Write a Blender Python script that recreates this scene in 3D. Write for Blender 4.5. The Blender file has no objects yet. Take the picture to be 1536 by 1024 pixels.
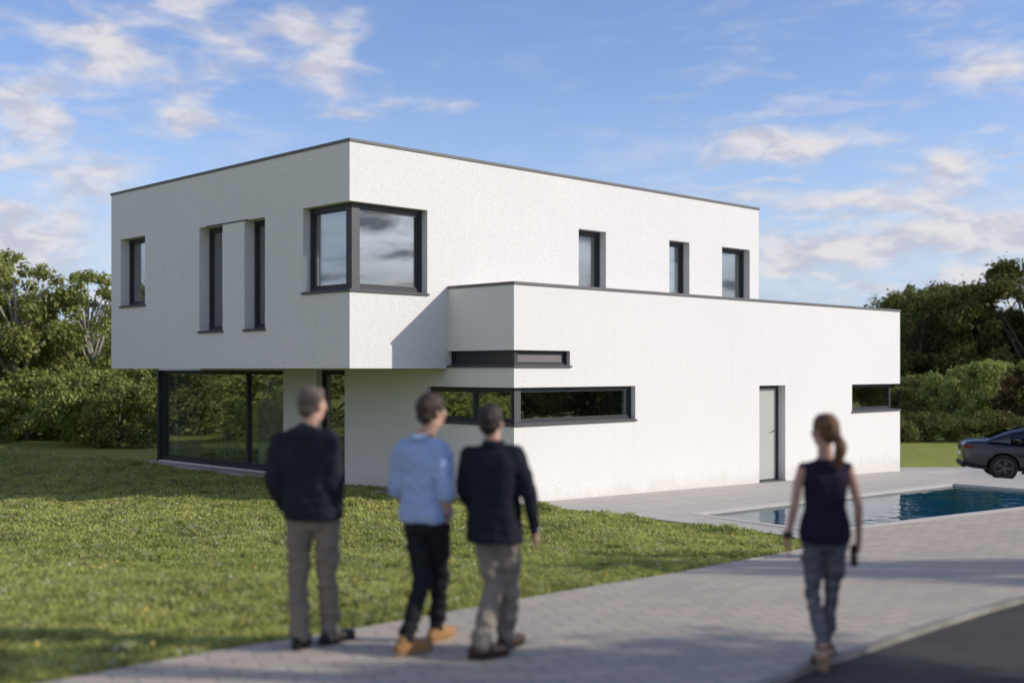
import bpy, bmesh, math, random
import numpy as np
from mathutils import Vector, Matrix, noise
from mathutils.geometry import delaunay_2d_cdt
R = math.radians
random.seed(7); rng = np.random.default_rng(11)
sc = bpy.context.scene
col = sc.collection

# ------------------------------------------------------------------ camera
F = 1759.8; HOR = 553.8; CAMZ = 2.35            # focal length and horizon in 1536-wide picture units
cam = bpy.data.cameras.new('camera'); camo = bpy.data.objects.new('camera', cam); col.objects.link(camo)
camo.location = (0, 0, CAMZ); camo.rotation_euler = (R(90), 0, 0)
cam.sensor_width = 36; cam.lens = 36 * F / 1536
cam.shift_y = (HOR - 512) / 1536
cam.clip_start = 0.1; cam.clip_end = 3000
cam.dof.use_dof = True; cam.dof.focus_distance = 22.5; cam.dof.aperture_fstop = 0.68
sc.camera = camo
sc.view_settings.view_transform = 'Standard'; sc.view_settings.look = 'None'
sc.view_settings.exposure = 0.55; sc.view_settings.gamma = 1.0

# ------------------------------------------------------------------ house frame of reference
YAW = R(45.406)
U = Vector((math.sin(YAW), math.cos(YAW), 0)); V = Vector((-math.cos(YAW), math.sin(YAW), 0))
HC = Vector((0.0347, 20.268, 0))
HROT = math.atan2(U.y, U.x)
def hw(u, v, z=0): return HC + U * u + V * v + Vector((0, 0, z))

# ------------------------------------------------------------------ sun and sky
sd = (-1.253 * U + 1.647 * V + Vector((0, 0, -0.994))).normalized()      # direction the light travels
sun = bpy.data.lights.new('sun', 'SUN'); suno = bpy.data.objects.new('sun', sun); col.objects.link(suno)
sun.energy = 2.5; sun.angle = R(0.53); sun.color = (1.0, 0.93, 0.82)
suno.rotation_euler = sd.to_track_quat('-Z', 'Y').to_euler(); suno.location = (30, -5, 20)
world = bpy.data.worlds.new('World'); sc.world = world; world.use_nodes = True
wn = world.node_tree; wn.nodes.clear()
class NT:
    def __init__(s, nt): s.nt = nt
    def n(s, t, **k):
        nd = s.nt.nodes.new(t)
        for a, b in k.items(): setattr(nd, a, b)
        return nd
    def link(s, a, b): s.nt.links.new(a, b)
    def put(s, sock, v):
        if isinstance(v, bpy.types.NodeSocket): s.nt.links.new(v, sock)
        else: sock.default_value = v
    def m(s, op, a, b=0.0, c=None, clamp=False):
        nd = s.n('ShaderNodeMath', operation=op, use_clamp=clamp)
        s.put(nd.inputs[0], a); s.put(nd.inputs[1], b)
        if c is not None: s.put(nd.inputs[2], c)
        return nd.outputs[0]
    def mr(s, v, a, b, c=0.0, d=1.0, t='SMOOTHSTEP'):
        nd = s.n('ShaderNodeMapRange', interpolation_type=t)
        s.put(nd.inputs[0], v); s.put(nd.inputs[1], a); s.put(nd.inputs[2], b); s.put(nd.inputs[3], c); s.put(nd.inputs[4], d)
        return nd.outputs[0]
    def noise(s, vec, scale, detail=4, rough=0.5, dist=0.0):
        nd = s.n('ShaderNodeTexNoise'); s.link(vec, nd.inputs['Vector'])
        nd.inputs['Scale'].default_value = scale; nd.inputs['Detail'].default_value = detail
        nd.inputs['Roughness'].default_value = rough; nd.inputs['Distortion'].default_value = dist
        return nd.outputs[0]
    def mix(s, f, a, b, mode='MIX'):
        nd = s.n('ShaderNodeMix', data_type='RGBA', blend_type=mode)
        s.put(nd.inputs[0], f); s.put(nd.inputs[6], a); s.put(nd.inputs[7], b)
        return nd.outputs[2]
def build_sky():
    T = NT(wn)
    sky = T.n('ShaderNodeTexSky', sky_type='NISHITA'); sky.sun_disc = False
    sky.sun_elevation = math.asin(-sd.z); sky.sun_rotation = math.atan2(-sd.x, -sd.y)
    sky.air_density = 1.0; sky.dust_density = 0.6; sky.ozone_density = 1.6; sky.altitude = 100
    tc = T.n('ShaderNodeTexCoord'); sep = T.n('ShaderNodeSeparateXYZ'); T.link(tc.outputs['Generated'], sep.inputs[0])
    x, y, z = sep.outputs
    az = T.m('ARCTAN2', x, y); el = T.m('ARCSINE', z)
    zz = T.m('ADD', T.m('MAXIMUM', z, 0.0), 0.16)
    cmb = T.n('ShaderNodeCombineXYZ'); T.put(cmb.inputs[0], T.m('DIVIDE', x, zz)); T.put(cmb.inputs[1], T.m('DIVIDE', y, zz))
    P = cmb.outputs[0]
    cm2 = T.n('ShaderNodeCombineXYZ'); T.put(cm2.inputs[0], T.m('MULTIPLY', az, 1.0)); T.put(cm2.inputs[1], T.m('MULTIPLY', el, 2.6))
    Q = cm2.outputs[0]
    n1 = T.noise(Q, 16.0, 7, 0.55, 0.35)
    n2 = T.noise(P, 2.0, 6, 0.55, 0.2)
    # cloud banks: azimuth, elevation, widths (degrees), density
    blobs = [(-18.2,14.0,3.6,1.1,.95,-.22),(-9.6,16.2,2.4,.7,.6,0),(-8.6,14.2,1.7,.85,.95,-.15),(-13.4,14.9,2.6,.8,.6,-.3),(-22.2,11.5,2.6,1.0,.8,-.15),
             (-17,16.9,3.5,.7,.6,0),(-20.5,9.4,3.2,.7,.55,0),(-22,7.2,4.2,1.0,.75,0),(-5.5,12.4,4.2,.42,.5,0),(-15.3,11.4,2.2,.7,.45,0),(-23,4.9,4.0,.9,.9,0),
             (13.2,10.8,4.0,.75,.85,.05),(21.8,13.4,2.6,.9,.75,.1),(15.3,8.1,4.5,.6,.7,0),(21.0,9.1,3.0,.8,.7,0),(17.5,5.9,5.5,.75,.95,0),(22.3,6.2,3.0,1.0,.9,0),
             (13.8,5.2,2.6,.45,.75,0),(21,3.6,5.0,.9,.8,0),(9,7.7,3.0,.35,.35,0),(20,16.2,3.5,.6,.4,0),
             (97.2,7.3,1.3,.55,1.3,0),(96,5.5,1.3,.22,1.0,-.1),(98.2,4.6,1.2,.2,.9,0),(95.6,4.0,1.6,.15,.8,0),(87,6.2,1.2,.5,1.1,0),(86.5,3.9,1.1,.4,1.1,0),(80,6.2,1.4,.4,1.0,0),(80.5,4.2,1.5,.3,.9,0),(104,12,6,1.6,.9,0),(88,12,6,1.4,.9,0),(-80.8,5.3,1.5,.35,1.0,.1),(-79.5,4.2,1.2,.22,.9,0),(-62,14,9,2,.7,0),(-100,6,9,1.5,.8,0)]
    nd = T.n('ShaderNodeTexNoise'); T.link(Q, nd.inputs['Vector']); nd.inputs['Scale'].default_value = 9; nd.inputs['Detail'].default_value = 5
    sp = T.n('ShaderNodeSeparateColor'); T.link(nd.outputs['Color'], sp.inputs[0])
    azw = T.m('ADD', az, T.m('MULTIPLY', T.m('SUBTRACT', sp.outputs[0], 0.5), 0.085))
    elw = T.m('ADD', el, T.m('MULTIPLY', T.m('SUBTRACT', sp.outputs[1], 0.5), 0.04))
    tot = None
    tot2 = None
    for (a0, e0, sa, se, am, tl) in blobs:
        da = T.m('SUBTRACT', azw, R(a0)); de = T.m('SUBTRACT', T.m('SUBTRACT', elw, R(e0)), T.m('MULTIPLY', da, tl)) if tl else T.m('SUBTRACT', elw, R(e0))
        ga = T.m('POWER', T.m('MULTIPLY', da, 1 / R(sa * 1.15)), 2.0); ge = T.m('POWER', T.m('MULTIPLY', de, 1 / R(se * 1.3)), 2.0)
        g = T.m('MULTIPLY', T.m('EXPONENT', T.m('MULTIPLY', T.m('ADD', ga, ge), -1.0)), am)
        if abs(a0) > 60 and e0 < 10: tot2 = g if tot2 is None else T.m('ADD', tot2, g)
        tot = g if tot is None else T.m('ADD', tot, g)
    tot = T.m('MINIMUM', tot, 1.2)
    low = T.mr(el, R(15), R(1), 0.0, 0.16)
    cm3 = T.n('ShaderNodeCombineXYZ'); T.put(cm3.inputs[0], az); T.put(cm3.inputs[1], T.m('MULTIPLY', el, 4.5)); Q3 = cm3.outputs[0]
    n3 = T.noise(Q3, 13.0, 7, 0.6, 0.5)
    streak = T.m('MULTIPLY', T.mr(n3, 0.47, 0.68, 0.0, 0.75), T.m('MULTIPLY', T.mr(T.m('ABSOLUTE', T.m('ADD', az, 0.06)), 0.05, 0.30, 0.12, 1.0), T.mr(el, R(16), R(6), 0.35, 1.0)))
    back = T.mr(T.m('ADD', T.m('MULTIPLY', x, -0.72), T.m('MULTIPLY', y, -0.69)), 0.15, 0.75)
    fill_bank = T.m('MULTIPLY', back, T.mr(n2, 0.30, 0.52, 0.20, 0.62))  # unseen clouds behind-left of the camera, added to brighten the shaded walls
    wis = T.mr(T.m('ADD', n2, low), 0.52, 0.78, 0.0, 0.8)
    body = T.mr(T.m('ADD', T.m('MULTIPLY', tot, 0.62), T.m('MULTIPLY', T.m('SUBTRACT', n1, 0.5), 1.35)), 0.06, 0.62)
    body = T.m('MULTIPLY', body, T.mr(tot, 0.02, 0.35))
    dens = T.m('MULTIPLY', T.m('MAXIMUM', T.m('MAXIMUM', T.m('MULTIPLY', body, 0.92), fill_bank), T.m('MAXIMUM', T.m('MULTIPLY', wis, 0.45), streak)), T.mr(z, -0.02, 0.01), clamp=True)
    shade = T.mr(T.noise(Q, 26.0, 6, 0.6, 0.3), 0.38, 0.60, 0.0, 1.0)
    dk = T.mix(T.mr(tot2, 0.15, 0.6), (3.3, 3.35, 3.95, 1), (1.1, 1.35, 1.8, 1))
    shade = T.m('SUBTRACT', shade, T.m('MULTIPLY', T.mr(tot2, .1, .5), T.mr(T.noise(Q, 60.0, 4, 0.6, 0.3), 0.62, 0.42, 0.0, 0.6)), clamp=True)
    cc = T.mix(shade, dk, (4.7, 4.5, 4.6, 1))
    hs = T.n('ShaderNodeHueSaturation'); hs.inputs['Saturation'].default_value = 1.0; hs.inputs['Value'].default_value = 1.0
    T.link(sky.outputs[0], hs.inputs['Color'])
    skyc = T.mix(1.0, hs.outputs[0], (.84, .86, 1.06, 1), 'MULTIPLY')
    skyc = T.mix(T.mr(el, R(14), R(-1.0), 0.0, 0.85), skyc, (2.9, 3.75, 5.0, 1))
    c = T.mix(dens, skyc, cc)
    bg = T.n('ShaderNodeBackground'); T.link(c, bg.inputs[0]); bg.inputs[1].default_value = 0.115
    out = T.n('ShaderNodeOutputWorld'); T.link(bg.outputs[0], out.inputs[0])
build_sky()

# ------------------------------------------------------------------ materials
def mat(name, base, rough=0.8, bump=None, var=None, spec=0.3, metal=0.0, coord='Object', extra=None):
    """base colour; var=(scale, amount, second colour, detail); bump=(scale, strength, distance)"""
    m = bpy.data.materials.new(name); m.use_nodes = True
    T = NT(m.node_tree); b = m.node_tree.nodes['Principled BSDF']
    b.inputs['Roughness'].default_value = rough; b.inputs['Specular IOR Level'].default_value = spec; b.inputs['Metallic'].default_value = metal
    tc = T.n('ShaderNodeTexCoord'); vec = tc.outputs[coord]
    c = (*base, 1)
    for vv in (var or []):
        f = T.mr(T.noise(vec, vv[0], vv[3] if len(vv) > 3 else 4, 0.6), 0.35, 0.68)
        c = T.mix(T.m('MULTIPLY', f, vv[1]), c, (*vv[2], 1))
    if isinstance(c, bpy.types.NodeSocket): T.link(c, b.inputs['Base Color'])
    else: b.inputs['Base Color'].default_value = c
    prev = None
    for bb in (bump or []):
        bn = T.n('ShaderNodeBump'); bn.inputs['Strength'].default_value = bb[1]; bn.inputs['Distance'].default_value = bb[2]
        T.link(T.noise(vec, bb[0], 4, 0.6), bn.inputs['Height'])
        if prev: T.link(prev, bn.inputs['Normal'])
        prev = bn.outputs[0]
    if prev: T.link(prev, b.inputs['Normal'])
    if extra: extra(T, b, tc)
    return m
M = {}
def wear(T, b, tc):
    c = b.inputs['Base Color'].links[0].from_socket; sp = T.n('ShaderNodeSeparateXYZ'); T.link(tc.outputs['Object'], sp.inputs[0])
    f = T.mr(T.m('ADD', sp.outputs[2], T.m('MULTIPLY', T.noise(tc.outputs['Object'], 3.0, 5, .7), -.9)), -.15, -.55, 0.0, .36)
    c = T.mix(f, c, (.52, .48, .41, 1))
    mp = T.n('ShaderNodeMapping'); T.link(tc.outputs['Object'], mp.inputs[0]); mp.inputs['Scale'].default_value = (5, 5, .22)
    st = T.m('MULTIPLY', T.mr(T.noise(mp.outputs[0], 1.4, 5, .6), .52, .72), .22)
    c = T.mix(st, c, (.66, .645, .60, 1)); T.link(c, b.inputs['Base Color'])
M['stucco'] = mat('white_render', (0.815, 0.795, 0.758), 0.92, [(20, 0.35, 0.016), (60, 0.4, 0.008)],
                  [(0.5, 0.45, (0.745, 0.735, 0.705), 6), (24, 0.75, (0.685, 0.67, 0.645), 3), (60, 0.4, (0.69, 0.68, 0.65), 3), (5, 0.2, (0.73, 0.72, 0.70), 5)], 0.15, extra=wear)
M['coping'] = mat('grey_metal_coping', (0.13, 0.125, 0.125), 0.55, None, [(3, .4, (0.17, .16, .16))], 0.4)
M['frame'] = mat('anthracite_frame', (0.035, 0.037, 0.042), 0.45, None, [(4, .3, (0.05, .05, .055))], 0.4)
M['frame_light'] = mat('grey_frame', (0.075, 0.075, 0.08), 0.5, None, [(4, .3, (0.09, .09, .09))], 0.4)
M['interior'] = mat('interior_plaster', (0.34, 0.33, 0.31), 0.9, None, [(2, .3, (0.3, .29, .27))])
M['floorboard'] = mat('interior_floor', (0.16, 0.11, 0.075), 0.5, None, [(6, .4, (0.12, .08, .05))])
M['curtain'] = mat('cream_curtain', (0.80, 0.77, 0.64), 0.9, [(30, .3, .01)], [(3, .3, (.55, .53, .44))])
M['door'] = mat('pale_door', (0.44, 0.45, 0.41), 0.35, None, [(1.5, .5, (0.44, .465, .42))], 0.4)
M['concrete'] = mat('concrete', (0.42, 0.41, 0.39), 0.9, [(60, .4, .01)], [(3, .5, (0.33, .32, .30)), (30, .3, (.3, .3, .28))])
M['blind'] = mat('grey_blind', (0.20, 0.19, 0.185), 0.7, None, [(20, .3, (.16, .15, .15))])
M['steel'] = mat('brushed_steel', (0.5, 0.5, 0.5), 0.3, metal=1.0)
M['white_paint'] = mat('white_paint', (0.75, 0.75, 0.73), 0.5, None, [(5, .2, (.7, .7, .68))])
M['dark_leather'] = mat('dark_leather', (0.02, 0.02, 0.022), 0.45, [(40, .2, .004)], [(8, .3, (.03, .03, .03))])

def glass_mat(name, tint, base_refl, bumpy=0.0):
    m = bpy.data.materials.new(name); m.use_nodes = True; nt = m.node_tree; nt.nodes.clear(); T = NT(nt)
    tr = T.n('ShaderNodeBsdfTransparent'); tr.inputs[0].default_value = (*tint, 1)
    gl = T.n('ShaderNodeBsdfGlossy'); gl.inputs['Roughness'].default_value = 0.0; gl.inputs[0].default_value = (.93, .95, .96, 1)
    ge = T.n('ShaderNodeNewGeometry'); vd = T.n('ShaderNodeVectorMath', operation='DOT_PRODUCT'); T.link(ge.outputs['Incoming'], vd.inputs[0]); T.link(ge.outputs['Normal'], vd.inputs[1])
    f = T.m('ADD', T.m('MULTIPLY', T.m('POWER', T.m('SUBTRACT', 1.0, T.m('ABSOLUTE', vd.outputs['Value'])), 4.0), 0.9), base_refl, clamp=True)
    if bumpy:
        tc = T.n('ShaderNodeTexCoord'); bn = T.n('ShaderNodeBump'); bn.inputs['Strength'].default_value = bumpy; bn.inputs['Distance'].default_value = 0.02
        T.link(T.noise(tc.outputs['Object'], 0.9, 1, .4), bn.inputs['Height']); T.link(bn.outputs[0], gl.inputs['Normal'])
    mx = T.n('ShaderNodeMixShader'); T.link(f, mx.inputs[0]); T.link(tr.outputs[0], mx.inputs[1]); T.link(gl.outputs[0], mx.inputs[2])
    o = T.n('ShaderNodeOutputMaterial'); T.link(mx.outputs[0], o.inputs[0]); return m
M['glass'] = glass_mat('window_glass', (0.80, 0.84, 0.83), 0.26, 0.10)
M['car_glass'] = glass_mat('car_glass', (0.15, 0.17, 0.18), 0.08)

def leaf_mat(name, c1, c2, c3, trans=0.35):
    m = bpy.data.materials.new(name); m.use_nodes = True; nt = m.node_tree; nt.nodes.clear(); T = NT(nt)
    tc = T.n('ShaderNodeTexCoord'); ge = T.n('ShaderNodeNewGeometry')
    f = T.mr(T.noise(tc.outputs['Object'], 0.55, 4, .6), .35, .65)
    c = T.mix(f, (*c1, 1), (*c2, 1)); c = T.mix(T.m('MULTIPLY', ge.outputs['Random Per Island'], .55), c, (*c3, 1))
    oi = T.n('ShaderNodeObjectInfo'); hs = T.n('ShaderNodeHueSaturation'); T.link(c, hs.inputs['Color'])
    T.put(hs.inputs['Value'], T.mr(oi.outputs['Random'], 0, 1, .8, 1.25, 'LINEAR')); T.put(hs.inputs['Hue'], T.mr(oi.outputs['Random'], 0, 1, .49, .512, 'LINEAR'))
    d = T.n('ShaderNodeBsdfDiffuse'); t = T.n('ShaderNodeBsdfTranslucent'); T.link(hs.outputs[0], d.inputs[0]); T.link(hs.outputs[0], t.inputs[0])
    g = T.n('ShaderNodeBsdfGlossy'); g.inputs[0].default_value = (.5, .5, .5, 1); g.inputs['Roughness'].default_value = .45
    mx = T.n('ShaderNodeMixShader'); mx.inputs[0].default_value = trans; T.link(d.outputs[0], mx.inputs[1]); T.link(t.outputs[0], mx.inputs[2])
    m2 = T.n('ShaderNodeMixShader'); m2.inputs[0].default_value = .025; T.link(mx.outputs[0], m2.inputs[1]); T.link(g.outputs[0], m2.inputs[2])
    o = T.n('ShaderNodeOutputMaterial'); T.link(m2.outputs[0], o.inputs[0]); return m
M['leaf_dark'] = leaf_mat('dark_foliage', (.085, .105, .03), (.16, .17, .045), (.26, .25, .075))
M['leaf_mid'] = leaf_mat('mid_foliage', (.12, .155, .038), (.21, .23, .058), (.32, .31, .10))
M['leaf_light'] = leaf_mat('light_foliage', (.20, .265, .065), (.31, .345, .09), (.42, .41, .13))
M['leaf_red'] = leaf_mat('reddish_foliage', (.075, .045, .022), (.10, .05, .025), (.13, .08, .03))
M['bark'] = mat('bark', (0.13, 0.105, 0.08), 0.95, [(18, .8, .04)], [(6, .6, (.08, .065, .05))])
M['bark_pale'] = mat('pale_bark', (0.36, 0.33, 0.28), 0.95, [(18, .8, .04)], [(6, .6, (.2, .18, .15))])

def blade_mat():
    m = bpy.data.materials.new('grass_blades'); m.use_nodes = True; nt = m.node_tree; nt.nodes.clear(); T = NT(nt)
    tc = T.n('ShaderNodeTexCoord'); ge = T.n('ShaderNodeNewGeometry'); v = tc.outputs['Object']
    c = T.mix(T.mr(T.noise(v, .35, 4, .6), .35, .65), (.35, .41, .092, 1), (.58, .58, .18, 1))
    c = T.mix(T.m('MULTIPLY', T.mr(T.noise(v, 1.6, 4, .6), .45, .7), .6), c, (.42, .40, .14, 1))
    c = T.mix(T.m('MULTIPLY', T.mr(T.noise(v, .8, 3, .5), .56, .68), .6), c, (.17, .24, .08, 1))
    c = T.mix(T.m('MULTIPLY', T.mr(T.noise(v, 4.5, 4, .65), .48, .64), .75), c, (.15, .17, .05, 1)); c = T.mix(T.m('MULTIPLY', T.mr(T.noise(v, 6, 3, .6), .55, .66), .7), c, (.68, .68, .42, 1))
    c = T.mix(T.m('MULTIPLY', ge.outputs['Random Per Island'], .45), c, (.36, .37, .15, 1))
    d = T.n('ShaderNodeBsdfDiffuse'); t = T.n('ShaderNodeBsdfTranslucent'); T.link(c, d.inputs[0]); T.link(c, t.inputs[0])
    mx = T.n('ShaderNodeMixShader'); mx.inputs[0].default_value = .4; T.link(d.outputs[0], mx.inputs[1]); T.link(t.outputs[0], mx.inputs[2])
    o = T.n('ShaderNodeOutputMaterial'); T.link(mx.outputs[0], o.inputs[0]); return m
M['blade'] = blade_mat()
M['lawn'] = mat('lawn_soil', (.25, .275, .06), .95, [(8, .8, .05), (40, .8, .03)],
                [(.35, .7, (.34, .345, .08)), (1.6, .5, (.38, .36, .11)), (14, .5, (.15, .18, .045))], .1)
def pave_extra(T, b, tc):
    mp = T.n('ShaderNodeMapping'); T.link(tc.outputs['Object'], mp.inputs[0]); mp.inputs['Rotation'].default_value = (0, 0, R(-20))
    br = T.n('ShaderNodeTexBrick'); T.link(mp.outputs[0], br.inputs['Vector'])
    br.inputs['Scale'].default_value = 1.0; br.inputs['Brick Width'].default_value = .30; br.inputs['Row Height'].default_value = .15
    br.inputs['Mortar Size'].default_value = .007; br.inputs['Mortar Smooth'].default_value = .3; br.inputs['Bias'].default_value = 0
    br.inputs['Color1'].default_value = (.53, .45, .355, 1); br.inputs['Color2'].default_value = (.44, .375, .30, 1); br.inputs['Mortar'].default_value = (.2, .18, .16, 1)
    v = tc.outputs['Object']
    c = T.mix(T.m('MULTIPLY', T.mr(T.noise(v, .7, 5, .6), .35, .7), .35), br.outputs[0], (.36, .32, .275, 1))
    c = T.mix(T.m('MULTIPLY', T.mr(T.noise(v, 70, 3, .6), .4, .7), .3), c, (.46, .42, .37, 1))
    T.link(c, b.inputs['Base Color'])
    bn = T.n('ShaderNodeBump'); bn.inputs['Strength'].default_value = .6; bn.inputs['Distance'].default_value = .006
    T.link(br.outputs['Fac'], bn.inputs['Height']); bn.invert = True
    b2 = T.n('ShaderNodeBump'); b2.inputs['Strength'].default_value = .5; b2.inputs['Distance'].default_value = .01
    T.link(T.noise(v, 50, 4, .7), b2.inputs['Height']); T.link(bn.outputs[0], b2.inputs['Normal']); T.link(b2.outputs[0], b.inputs['Normal'])
M['paving'] = mat('block_paving', (.3, .28, .26), .88, spec=.25, extra=pave_extra)
def deck_extra(T, b, tc):
    br = T.n('ShaderNodeTexBrick'); mp = T.n('ShaderNodeMapping'); T.link(tc.outputs['Object'], mp.inputs[0]); mp.inputs['Rotation'].default_value = (0, 0, -HROT)
    T.link(mp.outputs[0], br.inputs['Vector']); br.offset = 0
    br.inputs['Scale'].default_value = 1; br.inputs['Brick Width'].default_value = .6; br.inputs['Row Height'].default_value = .6
    br.inputs['Mortar Size'].default_value = .006
    br.inputs['Color1'].default_value = (.50, .46, .41, 1); br.inputs['Color2'].default_value = (.46, .425, .38, 1); br.inputs['Mortar'].default_value = (.2, .185, .17, 1)
    v = tc.outputs['Object']
    c = T.mix(T.m('MULTIPLY', T.mr(T.noise(v, 25, 5, .7), .4, .7), .45), br.outputs[0], (.38, .35, .31, 1))
    T.link(c, b.inputs['Base Color'])
M['deck'] = mat('stone_deck', (.4, .38, .35), .85, [(60, .5, .01)], spec=.25, extra=deck_extra)
M['asphalt'] = mat('asphalt', (.058, .051, .044), .9, [(90, .9, .012), (12, .3, .02)], [(60, .7, (.12, .11, .095), 2), (.8, .5, (.045, .042, .038)), (4, .3, (.10, .09, .075))], .3)
M['kerb'] = mat('kerb_stone', (.36, .34, .31), .9, [(60, .4, .01)], [(2.5, .8, (.17, .155, .13)), (30, .4, (.25, .23, .2))])
M['coping_stone'] = mat('coping_stone', (.50, .475, .43), .8, [(60, .3, .006)], [(3, .4, (.42, .40, .36))])
def tile_extra(T, b, tc):
    br = T.n('ShaderNodeTexBrick'); T.link(tc.outputs['Object'], br.inputs['Vector']); br.offset = 0
    br.inputs['Scale'].default_value = 1; br.inputs['Brick Width'].default_value = .25; br.inputs['Row Height'].default_value = .25; br.inputs['Mortar Size'].default_value = .008
    br.inputs['Color1'].default_value = (.13, .64, .70, 1); br.inputs['Color2'].default_value = (.16, .70, .76, 1); br.inputs['Mortar'].default_value = (.2, .5, .55, 1)
    T.link(br.outputs[0], b.inputs['Base Color'])
M['pool_tile'] = mat('pool_tile', (.03, .2, .27), .4, extra=tile_extra)
def water_mat():
    m = bpy.data.materials.new('pool_water'); m.use_nodes = True; nt = m.node_tree; nt.nodes.clear(); T = NT(nt)
    tc = T.n('ShaderNodeTexCoord')
    bn = T.n('ShaderNodeBump'); bn.inputs['Strength'].default_value = .22; bn.inputs['Distance'].default_value = .05
    T.link(T.noise(tc.outputs['Object'], 2.4, 2, .5, .4), bn.inputs['Height'])
    tr = T.n('ShaderNodeBsdfTransparent'); tr.inputs[0].default_value = (.56, .94, .97, 1)
    gl = T.n('ShaderNodeBsdfGlossy'); gl.inputs['Roughness'].default_value = 0.02; T.link(bn.outputs[0], gl.inputs['Normal'])
    fr = T.n('ShaderNodeFresnel'); fr.inputs[0].default_value = 1.28; T.link(bn.outputs[0], fr.inputs['Normal'])
    mx = T.n('ShaderNodeMixShader'); T.link(fr.outputs[0], mx.inputs[0]); T.link(tr.outputs[0], mx.inputs[1]); T.link(gl.outputs[0], mx.inputs[2])
    o = T.n('ShaderNodeOutputMaterial'); T.link(mx.outputs[0], o.inputs[0]); return m
M['water'] = water_mat()

# ------------------------------------------------------------------ mesh helpers
def link_mesh(name, verts, faces, material, parent=None, smooth=False):
    me = bpy.data.meshes.new(name); me.from_pydata([tuple(v) for v in verts], [], faces); me.update()
    return link_data(name, me, material, parent, smooth)
def link_data(name, me, material, parent=None, smooth=False):
    if material is not None:
        me.materials.clear(); me.materials.append(material)
    o = bpy.data.objects.new(name, me); col.objects.link(o)
    if smooth: me.polygons.foreach_set('use_smooth', [True] * len(me.polygons))
    if parent: o.parent = parent
    return o
def from_bm(name, bm, material, parent=None, smooth=False):
    me = bpy.data.meshes.new(name); bmesh.ops.recalc_face_normals(bm, faces=bm.faces); bm.to_mesh(me); bm.free()
    return link_data(name, me, material, parent, smooth)
def tag(o, label=None, cat=None, group=None, kind=None):
    if label: o['label'] = label
    if cat: o['category'] = cat
    if group: o['group'] = group
    if kind: o['kind'] = kind
    return o
def empty(name, loc, rz=0):
    o = bpy.data.objects.new(name, None); col.objects.link(o); o.location = loc; o.rotation_euler = (0, 0, rz)
    o.empty_display_size = .2; return o
def box(bm, lo, hi, bevel=0.0):
    vs = [bm.verts.new((x, y, z)) for x in (lo[0], hi[0]) for y in (lo[1], hi[1]) for z in (lo[2], hi[2])]
    fs = [(0, 1, 3, 2), (4, 6, 7, 5), (0, 4, 5, 1), (2, 3, 7, 6), (0, 2, 6, 4), (1, 5, 7, 3)]
    nf = [bm.faces.new([vs[i] for i in f]) for f in fs]
    if bevel:
        es = list({e for f in nf for e in f.edges}); bmesh.ops.bevel(bm, geom=es, offset=bevel, segments=2, affect='EDGES')
def boxes(name, lst, material, parent=None, bevel=0.0):
    bm = bmesh.new()
    for lo, hi in lst: box(bm, lo, hi, bevel)
    return from_bm(name, bm, material, parent)
def tube(bm, pts, rads, seg=10, cap=True):
    pts = [Vector(p) for p in pts]; rings = []; prev = None
    for i, p in enumerate(pts):
        d = (pts[min(i + 1, len(pts) - 1)] - pts[max(i - 1, 0)]).normalized()
        if prev is None:
            a = d.orthogonal().normalized()
        else:
            a = (prev - d * prev.dot(d)).normalized()
        prev = a; b = d.cross(a); r = rads[i] if hasattr(rads, '__len__') else rads
        rings.append([bm.verts.new(p + (a * math.cos(t) + b * math.sin(t)) * r) for t in [2 * math.pi * j / seg for j in range(seg)]])
    for A, B in zip(rings, rings[1:]):
        for j in range(seg): bm.faces.new((A[j], A[(j + 1) % seg], B[(j + 1) % seg], B[j]))
    if cap: bm.faces.new(rings[0][::-1]); bm.faces.new(rings[-1])
def ball(bm, c, r, seg=14, rot=None):
    r = (r, r, r) if not hasattr(r, '__len__') else r
    mtx = Matrix.Translation(Vector(c)) @ (rot.to_4x4() if rot is not None else Matrix.Identity(4)) @ Matrix.Diagonal((*r, 1))
    bmesh.ops.create_uvsphere(bm, u_segments=seg, v_segments=seg // 2 + 2, radius=1.0, matrix=mtx)

# ------------------------------------------------------------------ the ground
def sstep(t): t = max(0.0, min(1.0, t)); return t * t * (3 - 2 * t)
POOLZ = -0.12
def h(x, y):
    p = Vector((x, y, 0)) - HC; u = p.dot(U); v = p.dot(V)
    z = -0.019 * min(max(u, 0), 19)
    z += 0.45 * sstep((15.6 - y) / 6.0)
    z -= 0.32 * sstep((u - 13.4) / 3.4) * sstep((4.5 - v) / 3.5)
    du = max(0.2 - u, u - 10.6, 0); dv = max(-7.0 - v, v + 2.7, 0); d = math.hypot(du, dv)
    k = 1 - sstep(d / 1.6)
    z = z * (1 - k) + POOLZ * k
    if y < 14: return z
    return z + 0.05 * (noise.noise(Vector((x * .18, y * .18, 0)))) * sstep(max(0, -x - 2) / 4)
def gp(px, py):
    """picture position (1536 x 1024 units) to the point of the ground it shows"""
    z = 0.0
    for _ in range(60):
        d = F * (CAMZ - z) / (py - HOR); x = (px - 768) / F * d; z = z * .5 + h(x, d) * .5
    return Vector((x, d, z))
def gz(px, py, z):
    d = F * (CAMZ - z) / (py - HOR); return Vector(((px - 768) / F * d, d, z))
pool = [gz(*p, POOLZ).xy for p in ((1040, 772), (1228, 798), (1676, 745.6), (1430, 727))]
lawn_edge = [gp(*p).xy for p in ((-330, 1110), (-120, 1066), (82, 1024), (156, 1010), (250, 992), (340, 977), (430, 963), (600, 934), (800, 897), (900, 880), (992, 865), (1090, 846), (1182, 829), (1232, 817))]
deck_edge = [gp(*p).xy for p in ((1175, 804), (1036, 786.5), (940, 775), (848, 765), (800, 759.5))]
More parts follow.
